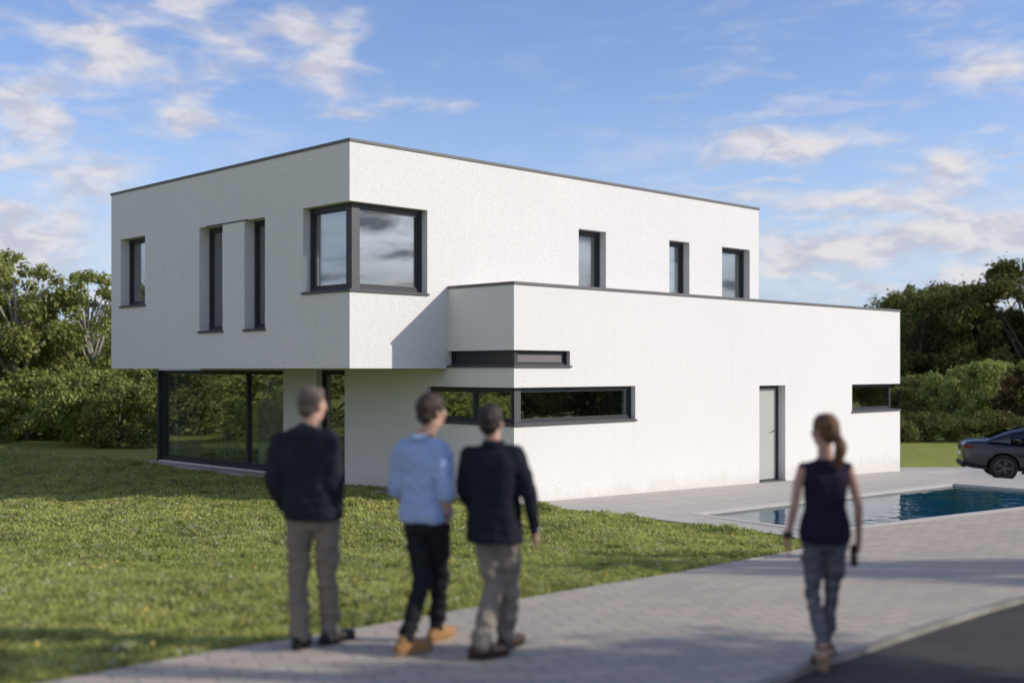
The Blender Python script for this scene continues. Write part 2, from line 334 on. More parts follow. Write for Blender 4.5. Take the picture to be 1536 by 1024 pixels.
# block paved forecourt between lawn and road
road_edge = [gp(*p).xy for p in ((1000, 1082), (1145, 1024), (1212, 996), (1279, 976), (1340, 955), (1399, 936), (1470, 914), (1536, 896), (1700, 852), (1900, 810))]
hc0 = hw(.05, .3).xy
def vlerp(a, b, t): return a + (b - a) * t
tipw = lawn_edge[-1]
pcam = Vector((-14.0, 3.6)); pcam2 = Vector((1.05, 3.6))
forecourt = [pcam] + lawn_edge + [tipw + Vector((.35, 1.05)), pool[1] + Vector((-.05, -.0)), ]
near_pool = [pool[1], pool[2]]
rightend = [Vector((26, 21.5)), Vector((26, 17.0))]
paving_poly = [pcam] + lawn_edge + [pool[1], pool[2]] + rightend + road_edge[::-1] + [pcam2]
d_r0 = hw(13.89, .2).xy
deck_far = [hw(21.5, 1.2).xy, hw(21.5, -3.3).xy]
deck_poly = [lawn_edge[-1]] + deck_edge + [hc0, hw(13.6, .3).xy, hw(13.6, 1.4).xy] + deck_far + [Vector((26, 21.5)), pool[2], pool[3], pool[0], pool[1]]
road_poly = [pcam2] + road_edge + [Vector((26, 17.0)), Vector((45, 15)), Vector((45, -4)), Vector((1.05, -4))]
def inpoly(p, poly):
    x, y = p[0], p[1]; c = False; n = len(poly)
    for i in range(n):
        a = poly[i]; b = poly[i - 1]
        if (a[1] > y) != (b[1] > y) and x < (b[0] - a[0]) * (y - a[1]) / (b[1] - a[1]) + a[0]: c = not c
    return c
def cdt_ground():
    pts = []; edges = []
    for poly in (paving_poly, deck_poly, road_poly, pool):
        s = len(pts); pts += [Vector((p[0], p[1])) for p in poly]; n = len(poly)
        edges += [(s + i, s + (i + 1) % n) for i in range(n)]
    x = -30.0
    while x <= 46:
        y = -5.0
        while y <= 62:
            st = 0.7
            pts.append(Vector((x + .013, y + .017))); y += st if y < 41 else 2.1
        x += 0.7
    for a in range(40):
        for rr in (90, 160, 400, 1200): pts.append(Vector((8 + rr * math.cos(a * math.pi / 20), 28 + rr * math.sin(a * math.pi / 20))))
    vs, es, fs, *_ = delaunay_2d_cdt(pts, edges, [], 0, 1e-4)
    cls = {'lawn': [], 'paving': [], 'deck': [], 'road': []}
    for f in fs:
        c = sum((vs[i] for i in f), Vector((0, 0))) / len(f)
        if inpoly(c, pool): continue
        if inpoly(c, paving_poly): k = 'paving'
        elif inpoly(c, deck_poly): k = 'deck'
        elif inpoly(c, road_poly): k = 'road'
        else: k = 'lawn'
        cls[k].append(f)
    return vs, cls
gv, gcls = cdt_ground()
def ground_obj(name, key, dz, material, skirt=0.0):
    bm = bmesh.new(); mp = {}
    for f in gcls[key]:
        vv = []
        for i in f:
            if i not in mp: mp[i] = bm.verts.new((gv[i].x, gv[i].y, h(gv[i].x, gv[i].y) + dz))
            vv.append(mp[i])
        bm.faces.new(vv)
    for f in bm.faces:
        if f.normal.z < 0 or (f.normal_update() or f.normal.z < 0): f.normal_flip()
    if skirt:
        be = [e for e in bm.edges if len(e.link_faces) == 1]; low = {}; top = {}
        for e in be:
            for v in e.verts:
                if v not in low: low[v] = bm.verts.new((v.co.x, v.co.y, v.co.z - skirt)); top[v] = bm.verts.new(v.co)
        for e in be:
            a, b = e.verts
            try: bm.faces.new((top[a], top[b], low[b], low[a]))
            except ValueError: pass
    me = bpy.data.meshes.new(name); bm.to_mesh(me); bm.free()
    return tag(link_data(name, me, material, None, True), kind='structure')
lawn = ground_obj('lawn', 'lawn', 0, M['lawn'])
ground_obj('forecourt', 'paving', 0.02, M['paving'], .12)
ground_obj('pool_terrace', 'deck', 0.024, M['deck'], .12)
ground_obj('road', 'road', -0.02, M['asphalt'])
def ribbon(name, pts, w, z0, z1, material, side=1):
    bm = bmesh.new(); P = [Vector(p) for p in pts]; q = []
    dense = []
    for a, b in zip(P, P[1:]):
        n = max(1, int((b - a).length / .5)); dense += [a.lerp(b, i / n) for i in range(n)]
    dense.append(P[-1]); P = dense
    for i, p in enumerate(P):
        d = (P[min(i + 1, len(P) - 1)] - P[max(i - 1, 0)]).normalized(); nrm = Vector((-d.y, d.x)) * side
        o = p + nrm * w; z = h(p.x, p.y)
        q.append([bm.verts.new((p.x, p.y, z + z0)), bm.verts.new((p.x, p.y, z + z1)), bm.verts.new((o.x, o.y, z + z1)), bm.verts.new((o.x, o.y, z + z0))])
    for A, B in zip(q, q[1:]):
        for j in range(3): bm.faces.new((A[j], A[j + 1], B[j + 1], B[j]))
    bm.faces.new(q[0]); bm.faces.new(q[-1][::-1])
    return from_bm(name, bm, material)
tag(ribbon('kerb', road_edge, .06, -.25, .026, M['kerb'], -1), kind='structure')

# ------------------------------------------------------------------ the pool
def build_pool():
    root = empty('swimming_pool', (pool[0].x, pool[0].y, POOLZ))
    tag(root, 'long rectangular in-ground pool with pale stone edge beside the white house', 'swimming pool')
    P = [Vector((p.x - pool[0].x, p.y - pool[0].y, 0)) for p in pool]
    bm = bmesh.new(); top = [bm.verts.new((p.x, p.y, .02)) for p in P]; bot = [bm.verts.new((p.x, p.y, -1.35)) for p in P]
    for i in range(4): bm.faces.new((top[i], top[(i + 1) % 4], bot[(i + 1) % 4], bot[i]))
    bm.faces.new(bot)
    from_bm('basin', bm, M['pool_tile'], root)
    bm = bmesh.new(); cen = sum(P, Vector()) / 4; n = 4
    def off(i, d):
        a, b, c = P[i - 1], P[i], P[(i + 1) % n]
        n1 = Vector(((b - a).y, -(b - a).x, 0)).normalized(); n2 = Vector(((c - b).y, -(c - b).x, 0)).normalized()
        m = (n1 + n2); m = m / (m.dot(n1)); return b + m * d
    inn = [off(i, -.02) for i in range(4)]; out = [off(i, .16) for i in range(4)]
    for i in range(4):
        j = (i + 1) % 4
        v = [bm.verts.new((q.x, q.y, z)) for z in (-.05, .034) for q in (inn[i], inn[j], out[j], out[i])]
        for f in ((0, 1, 2, 3), (4, 7, 6, 5), (0, 4, 5, 1), (2, 6, 7, 3)): bm.faces.new([v[k] for k in f])
    from_bm('coping', bm, M['coping_stone'], root)
    # steps inside the shallow end
    a, b, c = P[0], P[1], P[2]; e1 = (b - a); e2 = (P[3] - a).normalized()
    bm = bmesh.new()
    for s, (w_, z) in enumerate(((.9, -.30), (.6, -.55), (.3, -.8))):
        q = [a + e2 * .02, b + e2 * .02, b + e2 * (w_ if s == 2 else w_), a + e2 * w_]
        d0 = .0 if s == 0 else .9 - .0
    for s in range(3):
        x0 = .02 + .35 * s; x1 = x0 + .35; z = -.35 - .25 * s
        q = [a + e2 * x0 + e1 * .02, b + e2 * x0 - e1 * .02, b + e2 * x1 - e1 * .02, a + e2 * x1 + e1 * .02]
        v = [bm.verts.new((p.x, p.y, zz)) for zz in (-1.34, z) for p in q]
        for f in ((4, 7, 6, 5), (0, 4, 5, 1), (1, 5, 6, 2), (2, 6, 7, 3), (3, 7, 4, 0)): bm.faces.new([v[k] for k in f])
    from_bm('steps', bm, M['white_paint'], root)
    z = POOLZ - .02
    w = link_mesh('water', [(p.x, p.y, z) for p in pool], [(0, 1, 2, 3)], M['water'])
    tag(w, kind='structure')
build_pool()

# ------------------------------------------------------------------ the house
house = empty('house', (HC.x, HC.y, 0), HROT)
tag(house, 'white rendered flat-roofed two-storey house with cantilevered upper box and dark window frames', 'house')
zt, L1, p_, a_, zb, zr, b_, w_ = 3.818, 13.893, 1.720, 2.226, 2.367, 6.224, 10.087, 8.824
TH = 0.34; gE = 12.66; BOT = -0.7
def panel(bm, axis, plane, inward, r0, r1, z0, z1, holes, th=TH):
    """slab with rectangular holes. axis 'u': runs along x at y=plane; axis 'v': runs along y at x=plane. inward = +1/-1"""
    xs = sorted({r0, r1, *[q for hh in holes for q in hh[:2] if r0 < q < r1]})
    zs = sorted({z0, z1, *[q for hh in holes for q in hh[2:] if z0 < q < z1]})
    def solid(i, j):
        if i < 0 or j < 0 or i >= len(xs) - 1 or j >= len(zs) - 1: return False
        cx = (xs[i] + xs[i + 1]) / 2; cz = (zs[j] + zs[j + 1]) / 2
        return not any(hh[0] < cx < hh[1] and hh[2] < cz < hh[3] for hh in holes)
    cache = {}
    def V_(s, d, z):
        k = (round(s, 5), d, round(z, 5))
        if k not in cache:
            q = plane + inward * (th if d else 0)
            cache[k] = bm.verts.new((s, q, z) if axis == 'u' else (q, s, z))
        return cache[k]
    for i in range(len(xs) - 1):
        for j in range(len(zs) - 1):
            if not solid(i, j): continue
            A, B, C, D = xs[i], xs[i + 1], zs[j], zs[j + 1]
            for d in (0, 1): bm.faces.new((V_(A, d, C), V_(B, d, C), V_(B, d, D), V_(A, d, D)))
            if not solid(i - 1, j): bm.faces.new((V_(A, 0, C), V_(A, 0, D), V_(A, 1, D), V_(A, 1, C)))
            if not solid(i + 1, j): bm.faces.new((V_(B, 0, C), V_(B, 0, D), V_(B, 1, D), V_(B, 1, C)))
            if not solid(i, j - 1): bm.faces.new((V_(A, 0, C), V_(B, 0, C), V_(B, 1, C), V_(A, 1, C)))
            if not solid(i, j + 1): bm.faces.new((V_(A, 0, D), V_(B, 0, D), V_(B, 1, D), V_(A, 1, D)))
WZ0, WZ1 = 3.712, 5.215
corn_u = -0.497; corn_v = 3.095
up_front = [(-a_ - 1, corn_u, WZ0, WZ1), (3.562, 4.414, WZ0, WZ1 + .01), (6.562, 7.30, WZ0, WZ1 + .01), (8.56, 9.70, WZ0, WZ1 + .01)]
up_left = [(0, corn_v, WZ0, WZ1), (4.325, 5.035, 3.105, 5.178), (5.818, 6.705, 3.105, 5.178), (8.972, 10.09, 3.735, 5.21)]
lo_front = [(-1, 1.428, 2.418, 2.684), (-1, 3.284, 1.395, 2.032), (7.513, 8.545, -.125, 1.995), (11.48, 20, 1.335, 1.985)]
lo_left_low = [(0, 2.321, 1.395, 2.032), (4.87, 5.85, 0.03, 2.335), (7.075, 12.59, .10, 2.325)]
bm = bmesh.new()
panel(bm, 'u', p_, 1, -a_, b_, zb, zr, up_front)
panel(bm, 'v', -a_, 1, p_ + TH, p_ + w_, zb, zr, up_left)
panel(bm, 'u', p_ + w_, -1, -a_ + TH, b_, zb, zr, [])
panel(bm, 'v', b_, -1, p_ + TH, p_ + w_ - TH, zb, zr, [(3.5, 6.5, 3.7, 5.2)])
from_bm('upper_wall', bm, M['stucco'], house)
bm = bmesh.new()
panel(bm, 'u', 0, 1, 0, L1, BOT, zt, lo_front)
panel(bm, 'v', 0, 1, TH, gE, BOT, zb, lo_left_low)
panel(bm, 'v', 0, 1, TH, p_ - .001, zb, zt, [(0, p_ + 1, 2.418, 2.684)])
panel(bm, 'v', L1, -1, TH, 9.0, BOT, zt, [(0, 1.5, 1.335, 1.985)])
panel(bm, 'u', 9.0, -1, b_ + .01, L1 - TH, BOT, zt, [])
panel(bm, 'v', b_ + .01, 1, 9.0, gE, BOT, zb - .01, [])
panel(bm, 'u', gE, -1, TH, b_ + .01, BOT, zb - .01, [(1, 5, .1, 2.2)])
from_bm('lower_wall', bm, M['stucco'], house)
# slabs and roofs (butted inside the walls)
e = .003
boxes('soffit', [((-a_ + TH, p_ + TH, zb + .004), (b_ - TH, p_ + w_ - TH, zb + .26)), ((-a_+.004, p_+.004, zb - .0), (-.001, p_ + w_-.004, zb + .003))], M['stucco'], house)
boxes('roof', [((-a_ + TH + e, p_ + TH + e, zr - .5), (b_ - TH - e, p_ + w_ - TH - e, zr - .25)),
               ((TH + e, TH + e, zt - .45), (L1 - TH - e, p_ - e, zt - .2)), ((b_ + e, p_, zt - .45), (L1 - TH - e, 9.0 - TH - e, zt - .2)),
               ((.002, p_ + w_ + e, zb + .0), (b_, gE, zb + .30))], M['concrete'], house)
boxes('floor_slab', [((TH + e, TH + e, -.15), (L1 - TH - e, 9 - TH - e, .02)), ((TH + e, 9 - TH, -.15), (b_, gE - TH - e, .0185))], M['floorboard'], house)
boxes('partition', [((TH + .004, 6.0, .02), (4.5, 6.14, zb - .002)), ((4.5, TH + .01, .02), (4.64, 8.6, zb - .002)), ((4.64, 3.5, .02), (13.5, 3.64, 3.3)),
                    ((5.2, p_ + TH + .01, zb + .27), (5.34, 10.1, zr - .51)), ((-1.8, 5.2, zb + .27), (5.2, 5.34, zr - .51)), ((.6, 7.9, zb + .27), (.75, 10.1, zr - .51))], M['interior'], house)
# copings: dark metal caps
ct = .055; co = .02; cw = TH + .06
boxes('coping', [((-a_ - co, p_ - co, zr), (b_ + co, p_ - co + cw, zr + ct)), ((-a_ - co, p_ - co + cw + e, zr), (-a_ - co + cw, p_ + w_ + co, zr + ct - .001)),
                 ((-a_ - co + cw + e, p_ + w_ + co - cw, zr), (b_ + co, p_ + w_ + co, zr + ct)), ((b_ + co - cw, p_ - co + cw + e, zr), (b_ + co, p_ + w_ + co - cw - e, zr + ct - .001))], M['coping'], house, .006)
boxes('coping', [((-co, -co, zt), (L1 + co, -co + cw, zt + ct)), ((-co, -co + cw + e, zt), (-co + cw, p_ - .004, zt + ct - .001)),
                 ((L1 + co - cw, -co + cw + e, zt), (L1 + co, 9.0 + co, zt + ct - .001)), ((b_ + .02, 9.0 + co - cw, zt), (L1 + co - cw - e, 9.0 + co, zt + ct))], M['coping'], house, .006)
boxes('plinth', [((-.42, 7.0, -.2), (-.004, gE + .25, .075))], M['concrete'], house, .01)
boxes('plinth', [((-.05, 3.2, -.2), (-.003, 6.9, .035))], M['concrete'], house, .01)

def S(axis, plane, inward, s0, s1, d0, d1, z0, z1):
    """box on a wall: s along the wall, d = depth inwards from the wall face"""
    q0, q1 = sorted((plane + inward * d0, plane + inward * d1))
    return ((s0, q0, z0), (s1, q1, z1)) if axis == 'u' else ((q0, s0, z0), (q1, s1, z1))
def window(axis, plane, inward, s0, s1, z0, z1, rec=.17, fw=.075, open_lo=False, open_hi=False, mull=(), sill=True, fmat='frame', label=None, pane=True, sash=None, topw=None):
    """frame + glass (+ sill) in an opening; open_lo/open_hi = glass turns the building's corner there"""
    a = s0 + (rec if open_lo else 0); b = s1 - (rec if open_hi else 0); g = .002; fd = .09; topw = topw or fw
    L = [S(axis, plane, inward, a + g, b - g, rec, rec + fd, z0 + g, z0 + fw), S(axis, plane, inward, a + g, b - g, rec, rec + fd, z1 - topw, z1 - g)]
    ed = [a + g, b - fw]
    L += [S(axis, plane, inward, a + g, a + fw, rec, rec + fd, z0 + fw, z1 - topw), S(axis, plane, inward, b - fw, b - g, rec, rec + fd, z0 + fw, z1 - topw)]
    for m_ in mull: L.append(S(axis, plane, inward, m_ - fw / 2, m_ + fw / 2, rec, rec + fd, z0 + fw, z1 - topw))
    fr = boxes('window', L, M[fmat], house, .004)
    if label: fr['label'] = label
    # inner sash, slightly proud edges
    cuts = [a + fw] + [q for m_ in mull for q in (m_ - fw / 2, m_ + fw / 2)] + [b - fw]
    for i in range(0, len(cuts), 2):
        c0, c1 = cuts[i], cuts[i + 1]; sw = .035; A, B, C, D = c0, c1, z0 + fw, z1 - topw
        boxes('sash', [S(axis, plane, inward, A + .001, B - .001, rec + .02, rec + .075, C + .001, C + sw), S(axis, plane, inward, A + .001, B - .001, rec + .02, rec + .075, D - sw, D - .001),
                       S(axis, plane, inward, A + .001, A + sw, rec + .02, rec + .075, C + sw, D - sw), S(axis, plane, inward, B - sw, B - .001, rec + .02, rec + .075, C + sw, D - sw)], M['frame'], fr, .003)
        if pane: boxes('pane', [S(axis, plane, inward, A + sw, B - sw, rec + .04, rec + .058, C + sw, D - sw)], M['glass'], fr)
    if sill:
        boxes('sill', [S(axis, plane, inward, (s0 if open_lo else s0 - .03) - (.03 if open_lo else 0), (s1 if open_hi else s1 + .03), -.035, -.004, z0 - .035, z0 + .0),
                       S(axis, plane, inward, s0 + (0 if not open_lo else 0), s1, -.004, rec, z0 + .001, z0 + .012)], M['frame_light'], fr, .003)
    return fr
fr_ = ('u', 0, 1); lf_ = ('v', 0, 1)
# upper floor, sunlit face
window('u', p_, 1, -a_, corn_u, WZ0, WZ1, .15, .085, open_lo=True, label='wide half of the upper corner window, sky mirrored in the glass')
window('u', p_, 1, 3.562, 4.414, WZ0, WZ1 + .01, .17)
window('u', p_, 1, 6.562, 7.30, WZ0, WZ1 + .01, .17)
window('u', p_, 1, 8.56, 9.70, WZ0, WZ1 + .01, .17)
# upper floor, shaded face
window('v', -a_, 1, p_, corn_v, WZ0, WZ1, .15, .085, open_lo=True, label='narrow half of the upper corner window on the shaded face')
window('v', -a_, 1, 4.325, 5.035, 3.105, 5.178, .22, .07)
window('v', -a_, 1, 5.818, 6.705, 3.105, 5.178, .22, .07)
window('v', -a_, 1, 8.972, 10.09, 3.735, 5.21, .2, .07)
window('v', b_, -1, 3.5, 6.5, 3.7, 5.2, .15)
boxes('lintel_strip', [S('v', -a_, 1, 4.9, 6.45, -.012, -.001, 5.165, 5.19)], M['frame'], house)
# corner posts (pressed metal cladding around the corners)
def corner_post(x0, y0, x1, y1, z0, z1, m_='frame_light'):
    boxes('corner_post', [((x0, y0, z0), (x1, y1, z1))], M[m_], house, .006)
corner_post(-a_ + .148, p_ + .146, -a_ + .33, p_ + .24, WZ0 + .013, WZ1 - .005)
corner_post(-a_ + .144, p_ + .150, -a_ + .24, p_ + .30, WZ0 + .0135, WZ1 - .006, 'frame')
corner_post(.10, .098, .27, .20, 1.41, 2.03)
# lower strip windows and slot, wrapping the near corner
window('u', 0, 1, 0, 3.284, 1.395, 2.032, .10, .05, open_lo=True, label='long low strip window on the sunlit face')
window('v', 0, 1, 0, 2.321, 1.395, 2.032, .10, .06, open_lo=True, mull=(1.12,), label='strip window on the shaded face mirroring trees')
window('u', 0, 1, 0, 1.428, 2.418, 2.684, .08, .03, open_lo=True, pane=False, label='short slot window with grey blind')
window('v', 0, 1, 0, p_, 2.418, 2.684, .08, .03, open_lo=True, pane=False, label='dark slot window on the shaded face')
boxes('blind', [S('u', 0, 1, .12, 1.38, .125, .14, 2.45, 2.652)], M['blind'], house)
boxes('blind', [S('v', 0, 1, .14, p_ - .02, .125, .14, 2.45, 2.652)], M['frame'], house)
# right hand corner window
window('u', 0, 1, 11.48, L1, 1.335, 1.985, .17, .05, open_hi=True, label='corner window at the right end of the ground floor')
window('v', L1, -1, 0, 1.5, 1.335, 1.985, .17, .05, open_lo=True)
# living room glazing
window('v', 0, 1, 7.075, 12.59, .10, 2.325, .10, .10, mull=(8.675,), sill=False, topw=.06, label='large sliding living room window under the cantilever')
window('v', 0, 1, 4.87, 5.85, .03, 2.335, .14, .05, sill=False, topw=.06, label='tall narrow ground floor window')
window('u', gE, -1, 1, 5, .1, 2.2, .1)
boxes('curtain', [((.26, 7.15 + i * .145, .05), (.30 + .03 * (i % 2), 7.15 + (i + 1) * .145 - .004, 2.29)) for i in range(9)], M['curtain'], house)
boxes('corner_post', [((-.004, 12.585, .075), (.10, gE + .004, 2.364))], M['frame'], house)
# entrance door
dr = boxes('door', [S('u', 0, 1, 7.575, 8.47, .20, .245, -.09, 1.93)], M['door'], house, .006)
boxes('door_frame', [S('u', 0, 1, 7.515, 7.575, .18, .27, -.12, 1.99), S('u', 0, 1, 8.47, 8.543, .18, .27, -.12, 1.99), S('u', 0, 1, 7.576, 8.469, .18, .27, 1.932, 1.992), S('u', 0, 1, 7.576, 8.469, .18, .27, -.123, -.092)], M['frame'], dr, .004)
bm = bmesh.new(); tube(bm, [(8.38, .145, .98), (8.25, .145, .98)], .011, 8); tube(bm, [(8.38, .145, .98), (8.38, .2, .98)], .011, 8)
from_bm('handle', bm, M['frame_light'], dr, True)
boxes('step', [S('u', 0, 1, 7.515, 8.543, -.02, .17, -.135, -.115)], M['frame_light'], dr)
# black drain covers at the foot of the shaded wall
def drain(v, label):
    o = empty('drain_cover', hw(-.35, v, h(*hw(-.35, v).xy)), HROT)
    tag(o, label, 'drain cover')
    boxes('rim', [((-.17, -.3, -.02), (.17, -.27, .06)), ((-.17, .27, -.02), (.17, .3, .06)), ((-.17, -.27, -.02), (-.14, .27, .058)), ((.14, -.27, -.02), (.17, .27, .058))], M['concrete'], o)
    boxes('grate', [((-.139, -.26 + i * .065, .02), (.139, -.22 + i * .065, .05)) for i in range(8)], M['dark_leather'], o)
drain(4.35, 'small dark drain cover by the wall just behind the man in navy jacket')
drain(2.9, 'small dark drain cover by the shaded wall nearer the strip window')
#@@PART2
# ------------------------------------------------------------------ vegetation
def quads_mesh(name, cen, ax, bx, nrm_bend=None):
    """many small quads: centre, half-axis a, half-axis b (all Nx3) folded into a leaf shape (2 tris + tip)"""
    n = len(cen); v = np.empty((n, 4, 3), np.float32)
    v[:, 0] = cen - ax; v[:, 1] = cen - bx; v[:, 2] = cen + ax; v[:, 3] = cen + bx
    me = bpy.data.meshes.new(name); me.vertices.add(n * 4); me.vertices.foreach_set('co', v.reshape(-1))
    me.loops.add(n * 4); me.loops.foreach_set('vertex_index', np.arange(n * 4, dtype=np.int32))
    me.polygons.add(n); me.polygons.foreach_set('loop_start', np.arange(0, n * 4, 4, dtype=np.int32)); me.polygons.foreach_set('loop_total', np.full(n, 4, np.int32))
    me.update(calc_edges=True); return me
def unit(a): return a / np.maximum(np.linalg.norm(a, axis=1, keepdims=True), 1e-6)
def crown_mesh(name, clumps, nleaf, leaf, g, droop=.15):
    w = np.array([c[3] ** 2 for c in clumps]); w /= w.sum()
    idx = g.choice(len(clumps), nleaf, p=w); C = np.array([c[:3] for c in clumps])[idx]; Rr = np.array([c[3] for c in clumps])[idx][:, None]
    d = unit(g.normal(size=(nleaf, 3))); rad = (0.35 + .65 * g.random((nleaf, 1)) ** .6) * (1 + .22 * g.normal(size=(nleaf, 1)))
    p = C + d * Rr * rad * np.array([1, 1, .78]); n = unit(d * .8 + g.normal(size=(nleaf, 3)) * .75 + np.array([0, 0, .35]))
    t = unit(np.cross(n, g.normal(size=(nleaf, 3)))); b = np.cross(n, t); s = leaf * (.6 + .8 * g.random((nleaf, 1)))
    return quads_mesh(name, p, t * s, b * s * .55)
def make_tree(name, H, Rc, base, nclump, nleaf, leaf, seed, top=.5):
    """returns (crown mesh, trunk bmesh->mesh): envelope widest at fraction `top` of the crown"""
    g = np.random.default_rng(seed); clumps = []
    for i in range(nclump):
        z = base + (H - base) * (g.random() ** .85); f = (z - base) / (H - base)
        prof = math.sqrt(max(0.03, 1 - ((f - top) / (1.02 - top if f > top else top + .12)) ** 2))
        a = g.random() * 6.283; r = Rc * prof * (.35 + .68 * math.sqrt(g.random())) * (.85 + .28 * math.sin(3 * a + seed) + .12 * math.sin(5 * a - seed))
        cr = Rc * (.13 + .24 * g.random() ** 1.5) * (1 - .25 * f)
        clumps.append((r * math.cos(a), r * math.sin(a), min(z, H - cr * .8), cr))
    cm = crown_mesh(name + '_crown', clumps, nleaf, leaf, g)
    bm = bmesh.new(); tr = .035 * H ** .95; pts = []; lean = g.normal(size=2) * .04 * H
    for k in range(7):
        f = k / 6; pts.append((lean[0] * f + .03 * H * math.sin(f * 5 + seed) * f, lean[1] * f, -.25 + f * (H * .86 + .25)))
    tube(bm, pts, [tr * (1.25 if k == 0 else 1) * (1 - .82 * k / 6) for k in range(7)], 9)
    for c in clumps[:max(8, nclump // 3)]:
        f = min(.85, max(.22, (c[2] - .25 * H) / (H * .95))); q = Vector(pts[0]).lerp(Vector(pts[-1]), f); q.x = np.interp(f * 6, range(7), [p[0] for p in pts]); q.y = np.interp(f * 6, range(7), [p[1] for p in pts])
        e_ = Vector(c[:3]); m_ = q.lerp(e_, .5) + Vector((0, 0, .06 * H)); r0 = tr * (.5 - .3 * f)
        tube(bm, [q, m_, e_], [r0, r0 * .6, r0 * .25], 6)
    tm = bpy.data.meshes.new(name + '_trunk'); bm.to_mesh(tm); bm.free(); tm.polygons.foreach_set('use_smooth', [True] * len(tm.polygons))
    return cm, tm
TV = {'oak': [make_tree('oak', 7, 3.0, .5, 74, 19000, .10, s, .5) for s in (1, 2, 3)],
      'airy': [make_tree('airy', 6.5, 2.3, .8, 54, 11500, .085, s, .6) for s in (5, 6)],
      'tall': [make_tree('tall', 6.5, 1.3, 4.1, 22, 5200, .09, s, .5) for s in (15,)],
      'shrub': [make_tree('shrub', 2.5, 1.9, .15, 40, 7500, .072, s, .35) for s in (8, 9)],
      'low': [make_tree('low', 1.2, 1.7, .05, 30, 4200, .06, s, .4) for s in (12, 13)]}
HT = {'oak': 7, 'airy': 6.5, 'tall': 6.5, 'shrub': 2.5, 'low': 1.2}
LM = {'d': 'leaf_dark', 'm': 'leaf_mid', 'l': 'leaf_light', 'r': 'leaf_red'}
def plant(kind, var, x, y, height, wide, m, label, group, name, cat, bark='bark', z=None, rz=None):
    cm, tm = TV[kind][var]; s = height / HT[kind]
    r_ = empty(name, (x, y, (h(x, y) if z is None else z)), rz if rz is not None else random.random() * 6.28)
    tag(r_, label, cat, group)
    for nm, me, mt in (('crown' if kind in ('oak', 'airy', 'tall') else 'foliage', cm, M[LM[m]]), ('trunk' if kind in ('oak', 'airy', 'tall') else 'stems', tm, M[bark])):
        o = bpy.data.objects.new(nm, me); col.objects.link(o); o.parent = r_
        if not me.materials: me.materials.append(mt)
        o.material_slots[0].link = 'OBJECT'; o.material_slots[0].material = mt
        o.scale = (s * wide, s * wide, s)
    return r_
def at(px, d): return (px - 768) / F * d
def topz(py, d): return CAMZ + (HOR - py) / F * d
GL = 'trees and shrubs at the left edge of the garden'; GR = 'trees and shrubs at the right edge of the garden'
left = [('oak', 0, -45, 42, 372, 1.0, 'm', 'tall leafy tree cut by the left frame edge'),
        ('airy', 0, 18, 40, 380, .9, 'l', 'tall open tree at far left with branches against the sky'),
        ('oak', 1, 62, 50, 462, .9, 'l', 'rounded mid green tree between the two taller left trees'),
        ('airy', 1, 138, 41, 406, .92, 'l', 'slender light green tree with pale trunk beside the house'),
        ('oak', 2, 205, 52, 440, .8, 'm', 'tree mostly hidden behind the left end of the house'),
        ('oak', 0, 105, 56, 478, .8, 'd', 'dark tree behind the slender pale trunked tree'),
        ('oak', 2, 20, 54, 450, .8, 'd', 'dark tree deep in the left wood'),
        ('shrub', 0, 40, 40, 552, 1.25, 'l', 'bush under the tall open tree at far left'),
        ('shrub', 1, 118, 37, 552, .85, 'l', 'lit bushy shrub in front of the slender tree'),
        ('shrub', 0, 178, 36, 577, 1.15, 'm', 'wide green shrub left of the glazed living room corner'),
        ('shrub', 1, 238, 39, 536, .9, 'l', 'yellow green shrub seen under the overhanging box'),
        ('shrub', 1, 300, 41, 540, 1.1, 'm', 'shrub hidden behind the living room glazing'),
        ('shrub', 0, -30, 38, 570, 1.1, 'm', 'shrub at the very left edge of the lawn'),
        ('shrub', 1, 80, 43, 498, 1.0, 'm', 'taller shrub behind the first row at left'),
        ('shrub', 0, 160, 44, 505, 1.1, 'm', 'dense shrub beneath the slender light green tree')]
for k, v, px, d, py, wd, m_, lb in left:
    x = at(px, d); z0 = h(x, d); tree = k in ('oak', 'airy', 'tall')
    plant(k, v, x, d, topz(py, d) - z0, wd, m_, lb, GL, 'broadleaf_tree' if tree else 'shrub', 'tree' if tree else 'shrub', 'bark_pale' if m_ == 'l' else 'bark')
